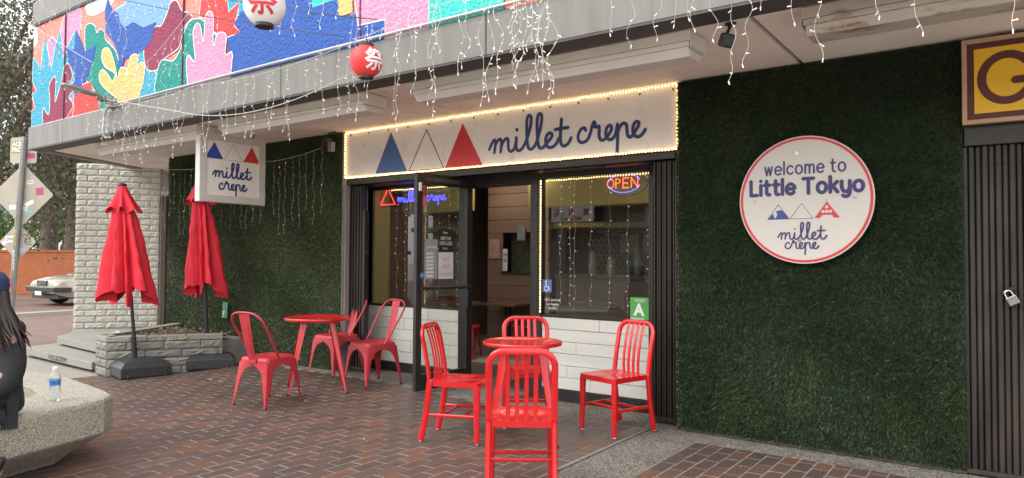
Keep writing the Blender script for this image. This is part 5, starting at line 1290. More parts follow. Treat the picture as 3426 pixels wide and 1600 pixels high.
# ================================================================== octagonal concrete bench ring with hollow centre
BENCH = AGG_LIGHT
bt = thing('concrete_bench', 'pale pebbly concrete bench ring with hollow centre and undercut foot', 'bench', (-5.9, 1.6, 0)); O_ = (-5.9, 1.6, 0)
outer = [(-4.55,.55), (-4.56,1.05), (-4.72,1.62), (-4.88,2.13), (-4.93,2.26), (-5.05,2.37), (-5.3,2.42), (-6.2,2.51), (-6.75,2.40), (-7.25,1.9), (-7.3,1.0), (-6.9,.3), (-6.2,-.1), (-5.2,.0)]
inner = [(-5.16,.95), (-5.2,1.3), (-5.315,1.90), (-5.44,2.06), (-5.62,2.1), (-6.0,2.14), (-6.4,2.05), (-6.7,1.75), (-6.72,1.1), (-6.4,.7), (-5.9,.45), (-5.3,.5)]
def ringrow(poly, z, k=0):
    c = Vector((sum(p[0] for p in poly)/len(poly), sum(p[1] for p in poly)/len(poly)))
    out = []
    for i, p in enumerate(poly):
        v = Vector(p); d = (c-v).normalized(); v = v + d*k; out.append((v.x-O_[0], v.y-O_[1], z))
    return out
sm = lambda poly: [(p.x, p.y) for p in smoothpath([(a,b,0) for a,b in poly], 3, True)]
outer2 = outer; no = len(outer2)
rows = [ringrow(outer2, 0, .30), ringrow(outer2, .035, .26), ringrow(outer2, .185, .012), ringrow(outer2, .2, 0), ringrow(outer2, .395, .0), ringrow(outer2, .412, .008), ringrow(outer2, .42, .026)]
V = [p for r in rows for p in r]; F = []
for i in range(len(rows)-1): F += [(i*no+k, i*no+(k+1) % no, (i+1)*no+(k+1) % no, (i+1)*no+k) for k in range(no)]
ni = len(inner); b = len(V); V += ringrow(inner, .42, 0) + ringrow(inner, .408, -.0) ; V += ringrow(inner, .05, 0)
F += [(b+ni+k, b+ni+ni+k, b+ni+ni+(k+1) % ni, b+ni+(k+1) % ni)[::1] for k in range(ni)] + [(b+k, b+ni+k, b+ni+(k+1) % ni, b+(k+1) % ni) for k in range(ni)]
F.append(tuple(b+2*ni+k for k in range(ni)))
top_o = [Vector((*V[(len(rows)-1)*no+k][:2], 0)) for k in range(no)]; top_i = [Vector((*V[b+k][:2], 0)) for k in range(ni)]
for tr in tessellate_polygon([top_o, top_i]):
    ids = [(len(rows)-1)*no+i if i < no else b+i-no for i in tr]
    a_, b_, c_ = (Vector(V[i]) for i in ids)
    if (b_-a_).cross(c_-a_).z < 0: ids = ids[::-1]
    F.append(tuple(ids))
MB().add(V, F).build('bench_body', BENCH, bt)
# water bottle
wb = thing('water_bottle', 'half full clear plastic water bottle with a blue label standing on the bench', 'bottle', (-5.10, 2.03, .42))
pm, nt, pb = nodemat('clear_pet'); pb.inputs['Base Color'].default_value = (.82,.86,.88,1); pb.inputs['Roughness'].default_value = .12; pb.inputs['Transmission Weight'].default_value = .75; pb.inputs['IOR'].default_value = 1.2
prof = [(.026,0), (.032,.006)]
for i in range(13): prof.append((.0325 - (.0018 if i % 2 else 0), .012+i*.007))
prof += [(.0325,.10), (.0325,.142), (.0315,.155), (.026,.172), (.018,.188), (.0135,.196), (.0135,.204)]
MB().lathe(prof, 24).build('bottle_body', pm, wb, smooth=True); MB().lathe([(.0155,.2), (.016,.202), (.016,.217), (.0145,.219)], 20).build('cap', WHITE_INK, wb)
MB().lathe([(.0331,.102), (.0331,.138)], 24, cap=False).build('label_band', M('bottle_label', (.03,.16,.5), .35, 0, .3, 30, dirt=(.7,.75,.8), dirt_th=(.58,.62), dscale=40), wb)
# ================================================================== people
def skin_mesh(name, pts, edges, mat, parent, sub=2, root=0):
    me = bpy.data.meshes.new(name); me.from_pydata([p[:3] for p in pts], edges, []); me.update()
    ob = bpy.data.objects.new(name, me); COL.objects.link(ob)
    ob.modifiers.new('skin', 'SKIN'); sv = me.skin_vertices[0].data
    for i, p in enumerate(pts): sv[i].radius = (p[3], p[4] if len(p) > 4 else p[3]); sv[i].use_root = (i == root)
    s = ob.modifiers.new('sub', 'SUBSURF'); s.levels = sub; s.render_levels = sub
    bpy.context.view_layer.update()
    m2 = bpy.data.meshes.new_from_object(ob.evaluated_get(bpy.context.evaluated_depsgraph_get()))
    bpy.data.objects.remove(ob); m2.materials.clear(); m2.materials.append(mat); m2.name = name
    m2.polygons.foreach_set('use_smooth', [True]*len(m2.polygons))
    o = bpy.data.objects.new(name, m2); COL.objects.link(o); o.parent = parent; return o
SKIN = M('skin', (.45,.26,.18), .5, 0, .05)
HOOD = M('charcoal_knit', (.016,.016,.019), .85, 0, .2, 30, bmp=.4, bs=220, bd=.002)
DENIM = M('dark_denim', (.014,.015,.02), .8, 0, .2, 40)
HAIR = M('dark_brown_hair', (.02,.012,.009), .45, 0, .3, 60)
pe = thing('person', 'seated person in a charcoal hoodie and navy cap with long dark hair on the bench', 'person', (-4.88, 1.60, .42))
F_ = Vector((.3,-.95,0)).normalized(); L_ = Vector((-F_.y, F_.x, 0)); U_ = Vector((0,0,1))
def B(f, l, u, *r): v = F_*f + L_*l + U_*u; return (v.x, v.y, v.z, *r)
body_p = [B(0,0,.1,.12,.1), B(.01,0,.25,.11,.09), B(.0,0,.42,.13,.1), B(.0,0,.52,.06,.06), B(.01,0,.58,.048,.05), B(.03,-.01,.68,.078,.09), B(.03,-.01,.77,.07,.085),
          B(0,.15,.45,.045), B(.03,.2,.27,.036), B(.24,.16,.2,.033), B(.3,.12,.2,.03,.02),
          B(0,-.15,.45,.045), B(.03,-.2,.27,.036), B(.24,-.16,.2,.033), B(.3,-.12,.2,.03,.02),
          B(.06,.09,.08,.085), B(.42,.12,.07,.06), B(.18,.3,-.22,.04), B(.18,.32,-.24,.035), B(.24,.31,-.27,.03),
          B(.06,-.09,.08,.085), B(.42,-.12,.07,.06), B(.36,-.1,-.33,.04), B(.36,-.1,-.37,.035), B(.47,-.1,-.39,.03)]
E_ = [(0,1),(1,2),(2,3),(3,4),(4,5),(5,6),(2,7),(7,8),(8,9),(9,10),(2,11),(11,12),(12,13),(13,14),(0,15),(15,16),(16,17),(17,18),(18,19),(0,20),(20,21),(21,22),(22,23),(23,24)]
skin_mesh('body', body_p, E_, SKIN, pe)
# hands with fingers folded in the lap
for s in (1, -1):
    mb = MB()
    for k in range(4):
        a = B(.30+.0*k, s*(.13-.012*k), .215-.012*k); b_ = B(.345, s*(.10-.014*k), .205-.012*k); c_ = B(.36, s*(.06-.012*k), .20-.012*k)
        mb.tube(smoothpath([a[:3], b_[:3], c_[:3]], 3), .0088, 7)
    mb.tube([B(.27, s*.12, .225)[:3], B(.30, s*.085, .24)[:3], B(.325, s*.06, .235)[:3]], .0098, 7); mb.build('hand_fingers', SKIN, pe, smooth=True)
mb = MB(); hc = Vector(B(.125,-.01,.72)[:3]); mb.tube([hc-F_*.012+U_*.02, hc+F_*.012-U_*.012, hc-F_*.004-U_*.02], [.008,.013,.008], 6)
for s in (-1, 1): mb.lathe([(.002,-.008), (.011,0), (.002,.008)], 8, Vector(B(.103,-.01+s*.033,.742)[:3]))
mb.tube([Vector(B(.105,-.035,.672)[:3]), Vector(B(.113,-.01,.67)[:3]), Vector(B(.105,.015,.672)[:3])], .006, 6); mb.build('face_features', M('lip_brow', (.25,.1,.08), .5), pe, smooth=True)
hood_p = [B(-.01,0,-.02,.2,.17), B(0,0,.1,.2,.165), B(.0,0,.25,.175,.14), B(.0,0,.38,.18,.135), B(-.01,0,.48,.12,.11), B(-.02,0,.545,.09,.085), B(0,.14,.43,.098), B(.0,.17,.34,.088), B(.03,.19,.22,.078), B(.13,.18,.17,.065), B(.25,.14,.18,.045), B(0,-.14,.43,.098), B(.0,-.17,.34,.088), B(.03,-.19,.22,.078), B(.13,-.18,.17,.065), B(.25,-.14,.18,.045)]
skin_mesh('hoodie', hood_p, [(0,1),(1,2),(2,3),(3,4),(4,5),(3,6),(6,7),(7,8),(8,9),(9,10),(3,11),(11,12),(12,13),(13,14),(14,15)], HOOD, pe)
skin_mesh('hood', [B(-.06,-.12,.52,.05), B(-.1,-.04,.5,.065), B(-.1,.06,.5,.065), B(-.05,.13,.52,.05)], [(0,1),(1,2),(2,3)], HOOD, pe, root=1)
skin_mesh('trousers', [B(0,0,.06,.15,.13), B(.08,.09,.075,.1), B(.42,.12,.07,.072), B(.3,.22,-.08,.06), B(.19,.3,-.19,.05), B(.08,-.09,.075,.1), B(.42,-.12,.07,.072), B(.38,-.1,-.15,.06), B(.36,-.1,-.32,.05)], [(0,1),(1,2),(2,3),(3,4),(0,5),(5,6),(6,7),(7,8)], DENIM, pe)
for p in ((B(.18,.3,-.16,.06), B(.17,.305,-.25,.055), B(.29,.315,-.27,.045,.035)), (B(.36,-.1,-.28,.06), B(.35,-.1,-.37,.055), B(.5,-.1,-.385,.045,.03))): skin_mesh('boot', list(p), [(0,1),(1,2)], M('black_leather', (.015,.014,.015), .35, 0, .2), pe, root=1)
skin_mesh('shirt_collar', [B(.06,.07,.53,.035), B(.085,.03,.5,.04), B(.085,-.03,.5,.04), B(.06,-.07,.53,.035)], [(0,1),(1,2),(2,3)], M('mustard_shirt', (.5,.26,.07), .8), pe, root=1)
mb = MB(); hcx = Vector(B(.02,-.01,.73)[:3])
for k in range(150):
    a = R(60+240*random.random()); d = F_*math.cos(a) + L_*math.sin(a)
    p0 = hcx + d*.088 + U_*random.uniform(.0,.06); drift = L_*random.uniform(.02,.10)
    pts = [p0, hcx + d*.105 - U_*.08, hcx + d*random.uniform(.1,.13) - U_*.2 + drift*.6, hcx + d*random.uniform(.11,.16) - U_*random.uniform(.26,.36) + drift*1.3]
    mb.tube(smoothpath(pts, 4), [.0075]*9 + [.006,.005,.003,.001], 4)
mb.build('hair', HAIR, pe, smooth=True)
mb = MB(); mb.lathe([(.103,-.01), (.106,.02), (.1,.055), (.075,.09), (.03,.108), (.002,.11)], 24, hcx+U_*.02); mb.build('cap', M('navy_cap', (.015,.03,.1), .8), pe, smooth=True)
mb = MB(); mb.prism([(.08*math.cos(R(a)), .08+.075*math.sin(R(a))) for a in range(0, 181, 20)] + [(-.08,0), (.08,0)], .006, hcx+U_*.012+F_*.02, tuple(-L_), tuple(F_)); mb.build('cap_brim', M('navy_cap', (.015,.03,.1), .8), pe)

# ================================================================== sign post
sp = thing('sign_post', 'perforated steel post carrying the backs of three stickered road signs', 'sign post', (-12.29, 4.24, -.05))
STEEL = M('galvanised_post', (.3,.3,.29), .45, .6, .12)
ALU = M('sign_back', (.42,.38,.31), .5, .2, .1, 3, dirt=(.25,.23,.2), dirt_th=(.55,.75), dscale=5)
fz = Vector((.813,.582,0)); vz = Vector((.05,0,1)).normalized(); nf = Vector((.582,-.813,0))
lean = lambda z: Vector((.042*z, .031*z, z))
MB().tube([lean(0), lean(3.2)], 1, sec=[(-.032,-.038), (-.032,.038), (.01,.038), (.03,.016), (.03,-.016), (.01,-.038)], up=tuple(nf)).build('post', STEEL, sp)
mb = MB()
for i in range(112):
    c = lean(.1+i*.027) + nf*.0305; mb.prism([(.006*math.cos(2*PI*k/6), .006*math.sin(2*PI*k/6)) for k in range(6)], .0006, c, fz, (0,0,1))
mb.build('holes', BLACK_INK, sp, kind='stuff')
def rrect(w, h, r): return [(sx*(w-r)+r*math.cos(R(a)), sy*(h-r)+r*math.sin(R(a))) for sx, sy, a0 in ((1,1,0),(-1,1,90),(-1,-1,180),(1,-1,270)) for a in (a0, a0+30, a0+60, a0+90)]
def plate(poly, zc, name, dx=0):
    return MB().prism(poly, .004, lean(zc) - nf*.038 + fz*dx, fz, (0,0,1)).build(name, ALU, sp)
plate(rrect(.2, .195, .035), 3.0, 'square_plate', -.02)
dm = lambda s: [(p.x, p.y) for p in [Matrix.Rotation(R(45), 2) @ Vector(q) for q in rrect(s, s, .03)]]
plate(dm(.33), 2.33, 'diamond_plate', .02); plate(dm(.2), 1.62, 'diamond_plate', .0)
def sticker(zc, dx, w, h, col, rot=0, txt=None, tcol=BLACK_INK):
    c = lean(zc) - nf*.033 + fz*dx; q = Matrix.Rotation(R(rot), 2)
    MB().prism([tuple(q @ Vector(p)) for p in ((-w,-h),(w,-h),(w,h),(-w,h))], .0008, c, fz, (0,0,1)).build('sticker', M('sticker_%02d' % (hash(col) % 97), col, .5), sp)
    if txt: mb = MB(); text_on(mb, txt, c + nf*.0015 - fz*w*.85 - Vector((0,0,h*.5)), fz, (0,0,1), h*1.5, width=w*1.7); mb.build('sticker_print', tcol, sp)
sticker(3.05, -.12, .08, .09, (.3,.26,.04)); 
mb = MB(); text_on(mb, 'ACE', lean(3.065)-nf*.0315-fz*.19, fz, (0,0,1), .09, width=.14, offset=.004); text_on(mb, 'PRO', lean(2.98)-nf*.0315-fz*.19, fz, (0,0,1), .09, width=.14, offset=.004); mb.build('sticker_print', WHITE_INK, sp)
sticker(2.92, .1, .06, .04, (.45,.06,.2)); sticker(2.38, .27, .055, .055, (.1,.25,.6), 5); sticker(2.52, .12, .05, .03, (.7,.7,.7), 8, 'OAVL'); sticker(2.2, .13, .07, .03, (.75,.75,.75), 28); sticker(2.12, .06, .05, .025, (.75,.75,.75), -12, 'BEAL')
sticker(2.14, -.12, .05, .035, (.7,.7,.68), 4); sticker(2.06, .1, .1, .02, (.2,.5,.48), 15); sticker(1.66, -.12, .07, .05, (.72,.72,.7), 4, 'ISMAIL'); sticker(1.5, .08, .06, .035, (.35,.4,.6)); sticker(1.6, -.2, .03, .03, (.7,.72,.75))
mb = MB(); gO = lean(1.66) - nf*.0325 + fz*.14
mb.ribbon([(p.x, p.y) for p in smoothpath([(-.07,.05,0),(0,.08,0),(.06,.03,0),(-.04,-.02,0),(.05,-.04,0),(.0,.06,0),(-.03,-.06,0),(.07,-.08,0)], 4)], .01, .001, gO, fz, (0,0,1)); mb.build('graffiti', BLACK_INK, sp)
mb = MB(); text_on(mb, 'RALOP', lean(1.80)+nf*.0315-fz*.022, Vector((0,0,-1)), fz, .05, width=.24); mb.build('post_lettering', M('yellow_tag', (.6,.5,.02), .5), sp)
mb = MB(); text_on(mb, 'ZED', lean(1.09)+nf*.0315-fz*.025, Vector((0,0,-1)), fz, .06, width=.26); mb.build('post_lettering', M('red_tag', (.45,.03,.03), .5), sp)
mb = MB(); text_on(mb, 'RALEIGH', lean(1.5)+nf*.0315-fz*.02, Vector((0,0,-1)), fz, .045, width=.3); mb.build('post_lettering', WHITE_INK, sp)

# ================================================================== parked car (front half shows)
ct = thing('parked_car', 'champagne saloon car parked nose out beyond the block wall', 'car', (-22.75, 10.9, -.05), R(-90+5))
PAINT = M('champagne_paint', (.42,.39,.32), .28, .35, .05, 3, coat=.7); CPLASTIC = M('car_black_trim', (.025,.025,.026), .5)
# local: +x forward, y left; near side (towards the plaza) is +y
# sections: x, half-width, z_low, z_belt, crown
secs = [(2.32,.70,.36,.60,.64), (2.22,.80,.30,.68,.72), (2.0,.86,.24,.76,.80), (1.4,.88,.22,.84,.89), (.85,.88,.22,.89,.95), (.6,.885,.22,.9,.95), (-1.6,.885,.22,.93,.96), (-2.2,.84,.28,.90,.95), (-2.4,.74,.36,.78,.82)]
V = []; F = []
for x, w, zl, zb, zc in secs: V += [(x,-w*.92,zl), (x,-w,zl+.14), (x,-w,(zl+zb)/2), (x,-w*.985,zb-.03), (x,-w*.9,zb), (x,-w*.45,zc), (x,0,zc+.008), (x,w*.45,zc), (x,w*.9,zb), (x,w*.985,zb-.03), (x,w,(zl+zb)/2), (x,w,zl+.14), (x,w*.92,zl)]
m = 13
for i in range(len(secs)-1): F += [(i*m+k, (i+1)*m+k, (i+1)*m+(k+1) % m, i*m+(k+1) % m) for k in range(m)]
F += [tuple(range(m)), tuple((len(secs)-1)*m+k for k in range(m))[::-1]]
MB().add(V, F).build('body', PAINT, ct, smooth=True, ang=25)
cab = [(.75,.74,.93,.93), (.2,.70,.94,1.30), (-.1,.66,.95,1.40), (-1.2,.66,.95,1.40), (-1.75,.70,.94,1.18), (-2.0,.74,.93,.96)]
V = []; F = []
for x, w, z0, z1 in cab: V += [(x,-w-.06,z0), (x,-w*.86,z1-.03), (x,-w*.7,z1), (x,w*.7,z1), (x,w*.86,z1-.03), (x,w+.06,z0)]
for i in range(len(cab)-1): F += [(i*6+k, (i+1)*6+k, (i+1)*6+k+1, i*6+k+1) for k in range(5)]
F += [tuple(range(6)), tuple(30+k for k in range(6))[::-1]]
MB().add(V, F).build('cabin_glass', M('car_glass', (.015,.018,.02), .05), ct, smooth=True, ang=30)
MB().box(-1.25, -.05, -.47, .47, 1.40, 1.425).build('roof', PAINT, ct, bevel=.012)
MB().tube([(2.0,-.9,.47), (2.2,-.87,.47), (2.36,-.74,.47), (2.40,0,.47), (2.36,.74,.47), (2.2,.87,.47), (2.0,.9,.47)], 1, sec=[(-.075,-.03), (-.075,.04), (.055,.045), (.06,-.03)], up=(0,0,1)).build('front_bumper', CPLASTIC, ct, bevel=.01)
MB().tube([(2.38,-.73,.53), (2.425,0,.53), (2.38,.73,.53)], 1, sec=[(-.012,-.01), (-.012,.012), (.012,.012), (.012,-.01)], up=(0,0,1)).build('bumper_strip', CHROME, ct)
MB().box(2.30, 2.345, -.27, .27, .56, .71).build('grille', M('grille_dark', (.05,.05,.052), .35, .6), ct, bevel=.01)
mb = MB()
for i in range(9): mb.box(2.345, 2.352, -.24+i*.058, -.232+i*.058, .57, .70)
mb.build('grille_bars', CHROME, ct); mb = MB().tube([(2.356,.25,.695), (2.356,-.25,.575)], .01, 6); mb.build('grille_slash', CHROME, ct)
for s in (-1, 1):
    MB().add([(2.31,s*.30,.555), (2.28,s*.64,.555), (2.27,s*.64,.695), (2.31,s*.30,.705), (2.2,s*.30,.555), (2.15,s*.64,.555), (2.15,s*.64,.695), (2.2,s*.30,.705)], [(0,1,2,3), (7,6,5,4), (0,4,5,1), (1,5,6,2), (2,6,7,3), (3,7,4,0)] if s < 0 else [(3,2,1,0), (4,5,6,7), (1,5,4,0), (2,6,5,1), (3,7,6,2), (0,4,7,3)]).build('headlight', M('headlight_glass', (.7,.68,.58), .08, 0, .1, 30), ct, bevel=.008)
    MB().add([(2.28,s*.645,.56), (2.16,s*.815,.56), (2.14,s*.81,.68), (2.27,s*.645,.69), (2.1,s*.645,.56), (2.0,s*.78,.56), (2.0,s*.78,.68), (2.1,s*.645,.69)], [(0,1,2,3), (7,6,5,4), (0,4,5,1), (1,5,6,2), (2,6,7,3), (3,7,4,0)] if s < 0 else [(3,2,1,0), (4,5,6,7), (1,5,4,0), (2,6,5,1), (3,7,6,2), (0,4,7,3)]).build('indicator', M('amber_lens', (.75,.3,.03), .15), ct, bevel=.006)
    for x in (1.45, -1.25):
        w = MB(); w.M = Matrix.Translation((x, s*.80, .31)) @ Matrix.Rotation(R(90), 4, 'X'); w.lathe([(.21,-.1), (.30,-.1), (.315,-.07), (.315,.07), (.30,.1), (.21,.1)], 28); w.M = Matrix(); tyre = w.build('wheel', M('tyre_rubber', (.02,.02,.02), .8), ct, smooth=True)
        w = MB(); w.M = Matrix.Translation((x, s*.87, .31)) @ Matrix.Rotation(R(90), 4, 'X'); w.lathe([(.02,-.01), (.06,-.02*s), (.19,-.01), (.212,-.035*s), (.212,.01)], 24)
        w.M = Matrix(); w.build('rim', M('alloy_rim', (.45,.45,.45), .3, .9), tyre)
        w = MB()
        for k in range(5): a = 2*PI*k/5; w.tube([(x+.05*math.cos(a), s*.895, .31+.05*math.sin(a)), (x+.19*math.cos(a), s*.89, .31+.19*math.sin(a))], .028, 6)
        w.build('rim_spokes', M('alloy_rim', (.45,.45,.45), .3, .9), tyre)
        MB().tube([(x+.37*math.cos(a), s*.886, .31+.37*math.sin(a)) for a in [R(i*18) for i in range(11)]], .022, 6).build('wheel_arch', CPLASTIC if False else PAINT, ct, smooth=True)
    MB().box(-1.0, .6, s*.885-.012, s*.885+.012, .48, .53).build('side_trim', CPLASTIC, ct)
    MB().tube([(.55,s*.9,.98), (.6,s*1.0,1.02)], [.05,.07], 8).build('mirror', CPLASTIC, ct)
MB().box(2.40, 2.44, -.16, .16, .30, .41).build('number_plate', WHITE_PAINT, ct, bevel=.004)
mb = MB(); text_on(mb, '4RXR383', (2.4415, .14, .325), (0,-1,0), (0,0,1), .09, width=.27); mb = None
MB().box(.8, 2.25, -.7, .7, .2, .30).build('underbody', CPLASTIC, ct)

# ================================================================== orange wall, trees, people and buildings beyond
OW = mat_bricktex('orange_painted_brick', (.4,.13,.05), (.35,.11,.043), (.28,.09,.036), .22, .085, .006, .8, rot=(R(90),0,0))
wl_ = thing('orange_wall', 'orange painted brick retaining wall behind the parked car', 'wall', (-30.3, 10.4, -.05), R(40))
MB().box(-14, 16, 0, .3, 0, 1.55).build('wall', OW, wl_); MB().box(-14, 16, -.03, .34, 1.551, 1.63).build('coping', OW, wl_)
MB().box(-14, 16, .35, 30, 1.3, 1.5).build('raised_bed', M('dry_bed_soil', (.16,.13,.1), .95, 0, .3, 3, bmp=.6, bs=6, bd=.06), wl_)
BARK = M('furrowed_bark', (.13,.095,.075), .95, 0, .35, 14, bmp=.9, bs=22, bd=.03, scale=(1,1,.3))
def mat_leaf(name, stops):
    m, nt, b = nodemat(name); ge = nt.nodes.new('ShaderNodeNewGeometry')
    c = ramp(nt, ge.outputs['Random Per Island'], stops); nt.links.new(c, b.inputs['Base Color']); b.inputs['Roughness'].default_value = .6
    tl = nt.nodes.new('ShaderNodeBsdfTranslucent'); nt.links.new(c, tl.inputs[0]); mx = nt.nodes.new('ShaderNodeMixShader'); mx.inputs[0].default_value = .3
    nt.links.new(b.outputs[0], mx.inputs[1]); nt.links.new(tl.outputs[0], mx.inputs[2]); nt.links.new(mx.outputs[0], nt.nodes['Material Output'].inputs[0]); return m
PEPPER = mat_leaf('pepper_tree_leaves', [(0,(.045,.052,.033)),(.4,(.075,.082,.048)),(.75,(.11,.115,.068)),(.93,(.16,.145,.1)),(1,(.21,.17,.14))])
GREENL = mat_leaf('fresh_green_leaves', [(0,(.04,.09,.015)),(.5,(.07,.14,.02)),(1,(.12,.19,.04))])
def world_at(px, depth, z): l = (px-1288)/1779.13*depth; return Vector((fw.x*depth + rt.x*l, fw.y*depth + rt.y*l, z))
def tree(label, base, h, tr, crown_c, crown_r, n_str, leaf, mat, seed, droop=1.0, lean=(0,0)):
    rd = random.Random(seed); g = np.random.default_rng(seed)
    t = thing('tree', label, 'tree', base)
    top = Vector((lean[0], lean[1], h*.62))
    tp = smoothpath([(0,0,-.2), (tr*.3,0,h*.15), (lean[0]*.4,lean[1]*.4,h*.32), tuple(top)], 6); n = len(tp)
    MB().tube(tp, [tr*(1.25-.75*i/(n-1)) for i in range(n)], 12).build('trunk', BARK, t, smooth=True)
    mb = MB(); tips = []
    for k in range(9):
        a = 2*PI*k/9 + rd.uniform(-.3,.3); e = rd.uniform(.2, 1.1); st = Vector(tp[rd.randrange(n//2, n)])
        end = Vector(crown_c) + Vector((crown_r[0]*.75*math.cos(a), crown_r[1]*.75*math.sin(a), crown_r[2]*rd.uniform(-.2,.7)))
        pts = smoothpath([st, st.lerp(end,.45)+Vector((0,0,.5)), end], 4); mb.tube(pts, [tr*.42*(1-.85*i/(len(pts)-1)) for i in range(len(pts))], 7); tips.append(end)
    mb.build('limbs', BARK, t, smooth=True)
    # hanging sprays of leaves
    Q = []
    for s in range(n_str):
        while True:
            p = g.uniform(-1, 1, 3)
            if .25 < (p**2).sum() < 1: break
        cl = np.array([math.sin(p[0]*9+p[2]*5), math.cos(p[1]*8), math.sin(p[2]*7+p[0]*4)])*.12
        c = np.array(crown_c) + (p+cl)*np.array(crown_r)
        ln = droop*g.uniform(.5, 1.6); m_ = g.integers(8, 18)
        f = np.linspace(0, 1, m_)[:, None]; dr = np.array([g.normal(0,.18), g.normal(0,.18), -1.0])
        pts = c + f*ln*dr + g.normal(0, .09, (m_, 3))
        d = g.normal(0, 1, (m_, 3)) + np.array([0,0,-1.0]); d /= np.linalg.norm(d, axis=1)[:, None]
        s_ = np.cross(d, g.normal(0,1,(m_,3))); s_ /= np.linalg.norm(s_, axis=1)[:, None]
        L1 = leaf*g.uniform(.6,1.4,(m_,1))
        Q.append(np.stack([pts, pts+d*L1*.5+s_*L1*.28, pts+d*L1, pts+d*L1*.5-s_*L1*.28], 1))
    tris_object('crown', np.concatenate(Q), mat, t)
    return t
b1 = world_at(122, 29.5, 1.4); tree('thick furrowed tree trunk with drooping crown beside the sign post', b1, 9, .30, (-.4,0,6.4), (3.2,3.2,4.0), 1500, .15, PEPPER, 3, 1.5, (-.5,.2))
b2 = world_at(181, 29.0, 1.4); tree('slimmer leaning tree trunk beside the block wall edge', b2, 9, .27, (.6,.4,6.2), (2.8,2.8,3.6), 1200, .15, PEPPER, 5, 1.7, (.35,.3))
b3 = world_at(-70, 22.0, 0); tree('drooping pepper tree overhanging behind the roof corner', b3, 11, .4, (1.9,1.3,8.0), (3.3,3.3,4.6), 2100, .13, PEPPER, 9, 1.5, (.5,.4))
b4 = world_at(60, 36.0, 1.4); tree('bright green shrub behind the orange wall', b4, 2.6, .08, (0,0,1.6), (1.9,1.9,1.3), 300, .18, GREENL, 12, .3)
b5 = world_at(215, 44.0, 1.2); tree('bright green bushy tree before the pale office building', b5, 4.5, .12, (0,0,3), (2.4,2.4,1.5), 260, .22, GREENL, 14, .4)
pb_ = world_at(163, 31.0, 1.42); pe2 = thing('person', 'distant person in a black jacket seated behind the orange wall', 'person', pb_)
skin_mesh('body', [(0,0,.1,.2,.16), (0,0,.35,.2,.14), (0,0,.52,.1), (0,0,.58,.06), (0,0,.7,.09), (0,0,.78,.085), (.2,0,.42,.09), (.26,-.05,.2,.07), (-.2,0,.42,.09), (-.26,-.05,.2,.07)], [(0,1),(1,2),(2,3),(3,4),(4,5),(1,6),(6,7),(1,8),(8,9)], M('black_jacket', (.012,.012,.013), .8), pe2)
def building(label, c, rz, w, h, d, wall, trim, nx, nz, roofc=None):
    t = thing('office_building', label, 'building', c, rz)
    MB().box(-w/2, w/2, 0, d, 0, h).build('wall', wall, t); MB().box(-w/2-.1, w/2+.1, -.1, d+.1, h, h+.4).build('parapet', trim, t)
    for j in range(nz):
        for i in range(nx):
            x = -w/2 + w*(i+.5)/nx; z = h*(j+.5)/nz
            fr = MB().box(x-w/nx*.38, x+w/nx*.38, -.08, -.001, z-h/nz*.33, z+h/nz*.33).build('window', trim, t)
            ww = w/nx*.36; hh = h/nz*.31
            for k in range(2):
                MB().box(x-ww+k*ww+.03, x-ww+(k+1)*ww-.03, -.1, -.081, z-hh, z+hh).build('pane', M('teal_far_glass', (.12,.3,.34), .15), fr)
PALE = M('pale_render', (.6,.6,.58), .8, 0, .06); TRIMW = M('white_trim', (.7,.7,.68), .6)
building('pale office building with teal windows far beyond the trees', world_at(160, 66, 0), R(40), 14, 7.2, 8, PALE, TRIMW, 5, 3)
building('white apartment building with orange corner far behind the signs', world_at(-20, 60, 0), R(25), 9, 8, 8, M('white_render', (.66,.64,.6), .8), M('orange_trim', (.5,.2,.08), .7), 4, 4)

# ================================================================== inside the shop
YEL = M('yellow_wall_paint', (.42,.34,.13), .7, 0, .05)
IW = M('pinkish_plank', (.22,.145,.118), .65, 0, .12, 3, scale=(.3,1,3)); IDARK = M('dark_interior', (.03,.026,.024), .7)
it = thing('shop_interior', 'dim shop interior seen through windows and doorway', 'room', (-4.3, 8, 0)); io = Vector((4.3,-8,0))
def PI_(mb, name, mat, parent=it, **k): mb.v = [tuple(Vector(v)+io) for v in mb.v]; return mb.build(name, mat, parent, **k)
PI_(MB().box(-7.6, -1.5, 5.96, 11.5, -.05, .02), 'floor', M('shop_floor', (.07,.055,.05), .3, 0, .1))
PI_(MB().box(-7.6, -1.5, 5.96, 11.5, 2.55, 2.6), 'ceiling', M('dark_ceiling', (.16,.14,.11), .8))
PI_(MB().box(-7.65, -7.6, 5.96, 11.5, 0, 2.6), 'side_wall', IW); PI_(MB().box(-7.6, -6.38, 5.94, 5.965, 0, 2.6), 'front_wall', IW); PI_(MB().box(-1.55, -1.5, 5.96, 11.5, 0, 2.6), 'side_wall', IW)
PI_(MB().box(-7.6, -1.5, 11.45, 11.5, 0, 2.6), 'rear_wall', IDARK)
PI_(MB().box(-6.36, -6.315, 5.966, 6.22, .2, 2.5), 'jamb_lining', YEL)
for i in range(13):
    z0 = .02+i*.19
    for a, b in ((-6.37, -6.1), (-5.6, -5.3)) if 6 <= i <= 8 else ((-6.37, -5.3),):
        PI_(MB().box(a, b, 8.28, 8.31, z0+.003, min(2.5, z0+.187)), 'plank', IW, bevel=.002)
PI_(MB().box(-6.38, -5.3, 8.312, 8.34, .0, 1.15), 'plank_backing', IDARK)
PI_(MB().box(-6.1, -5.6, 8.5, 8.52, 1.1, 1.75), 'kitchen_view', M('kitchen_dim', (.09,.1,.07), .4, 0, .5, 9)); PI_(MB().box(-6.12, -5.58, 8.27, 8.42, 1.13, 1.16), 'hatch_shelf', IDARK)
PI_(MB().box(-6.08, -6.0, 8.262, 8.268, 1.18, 1.5), 'pickup_notice', WHITE_INK)
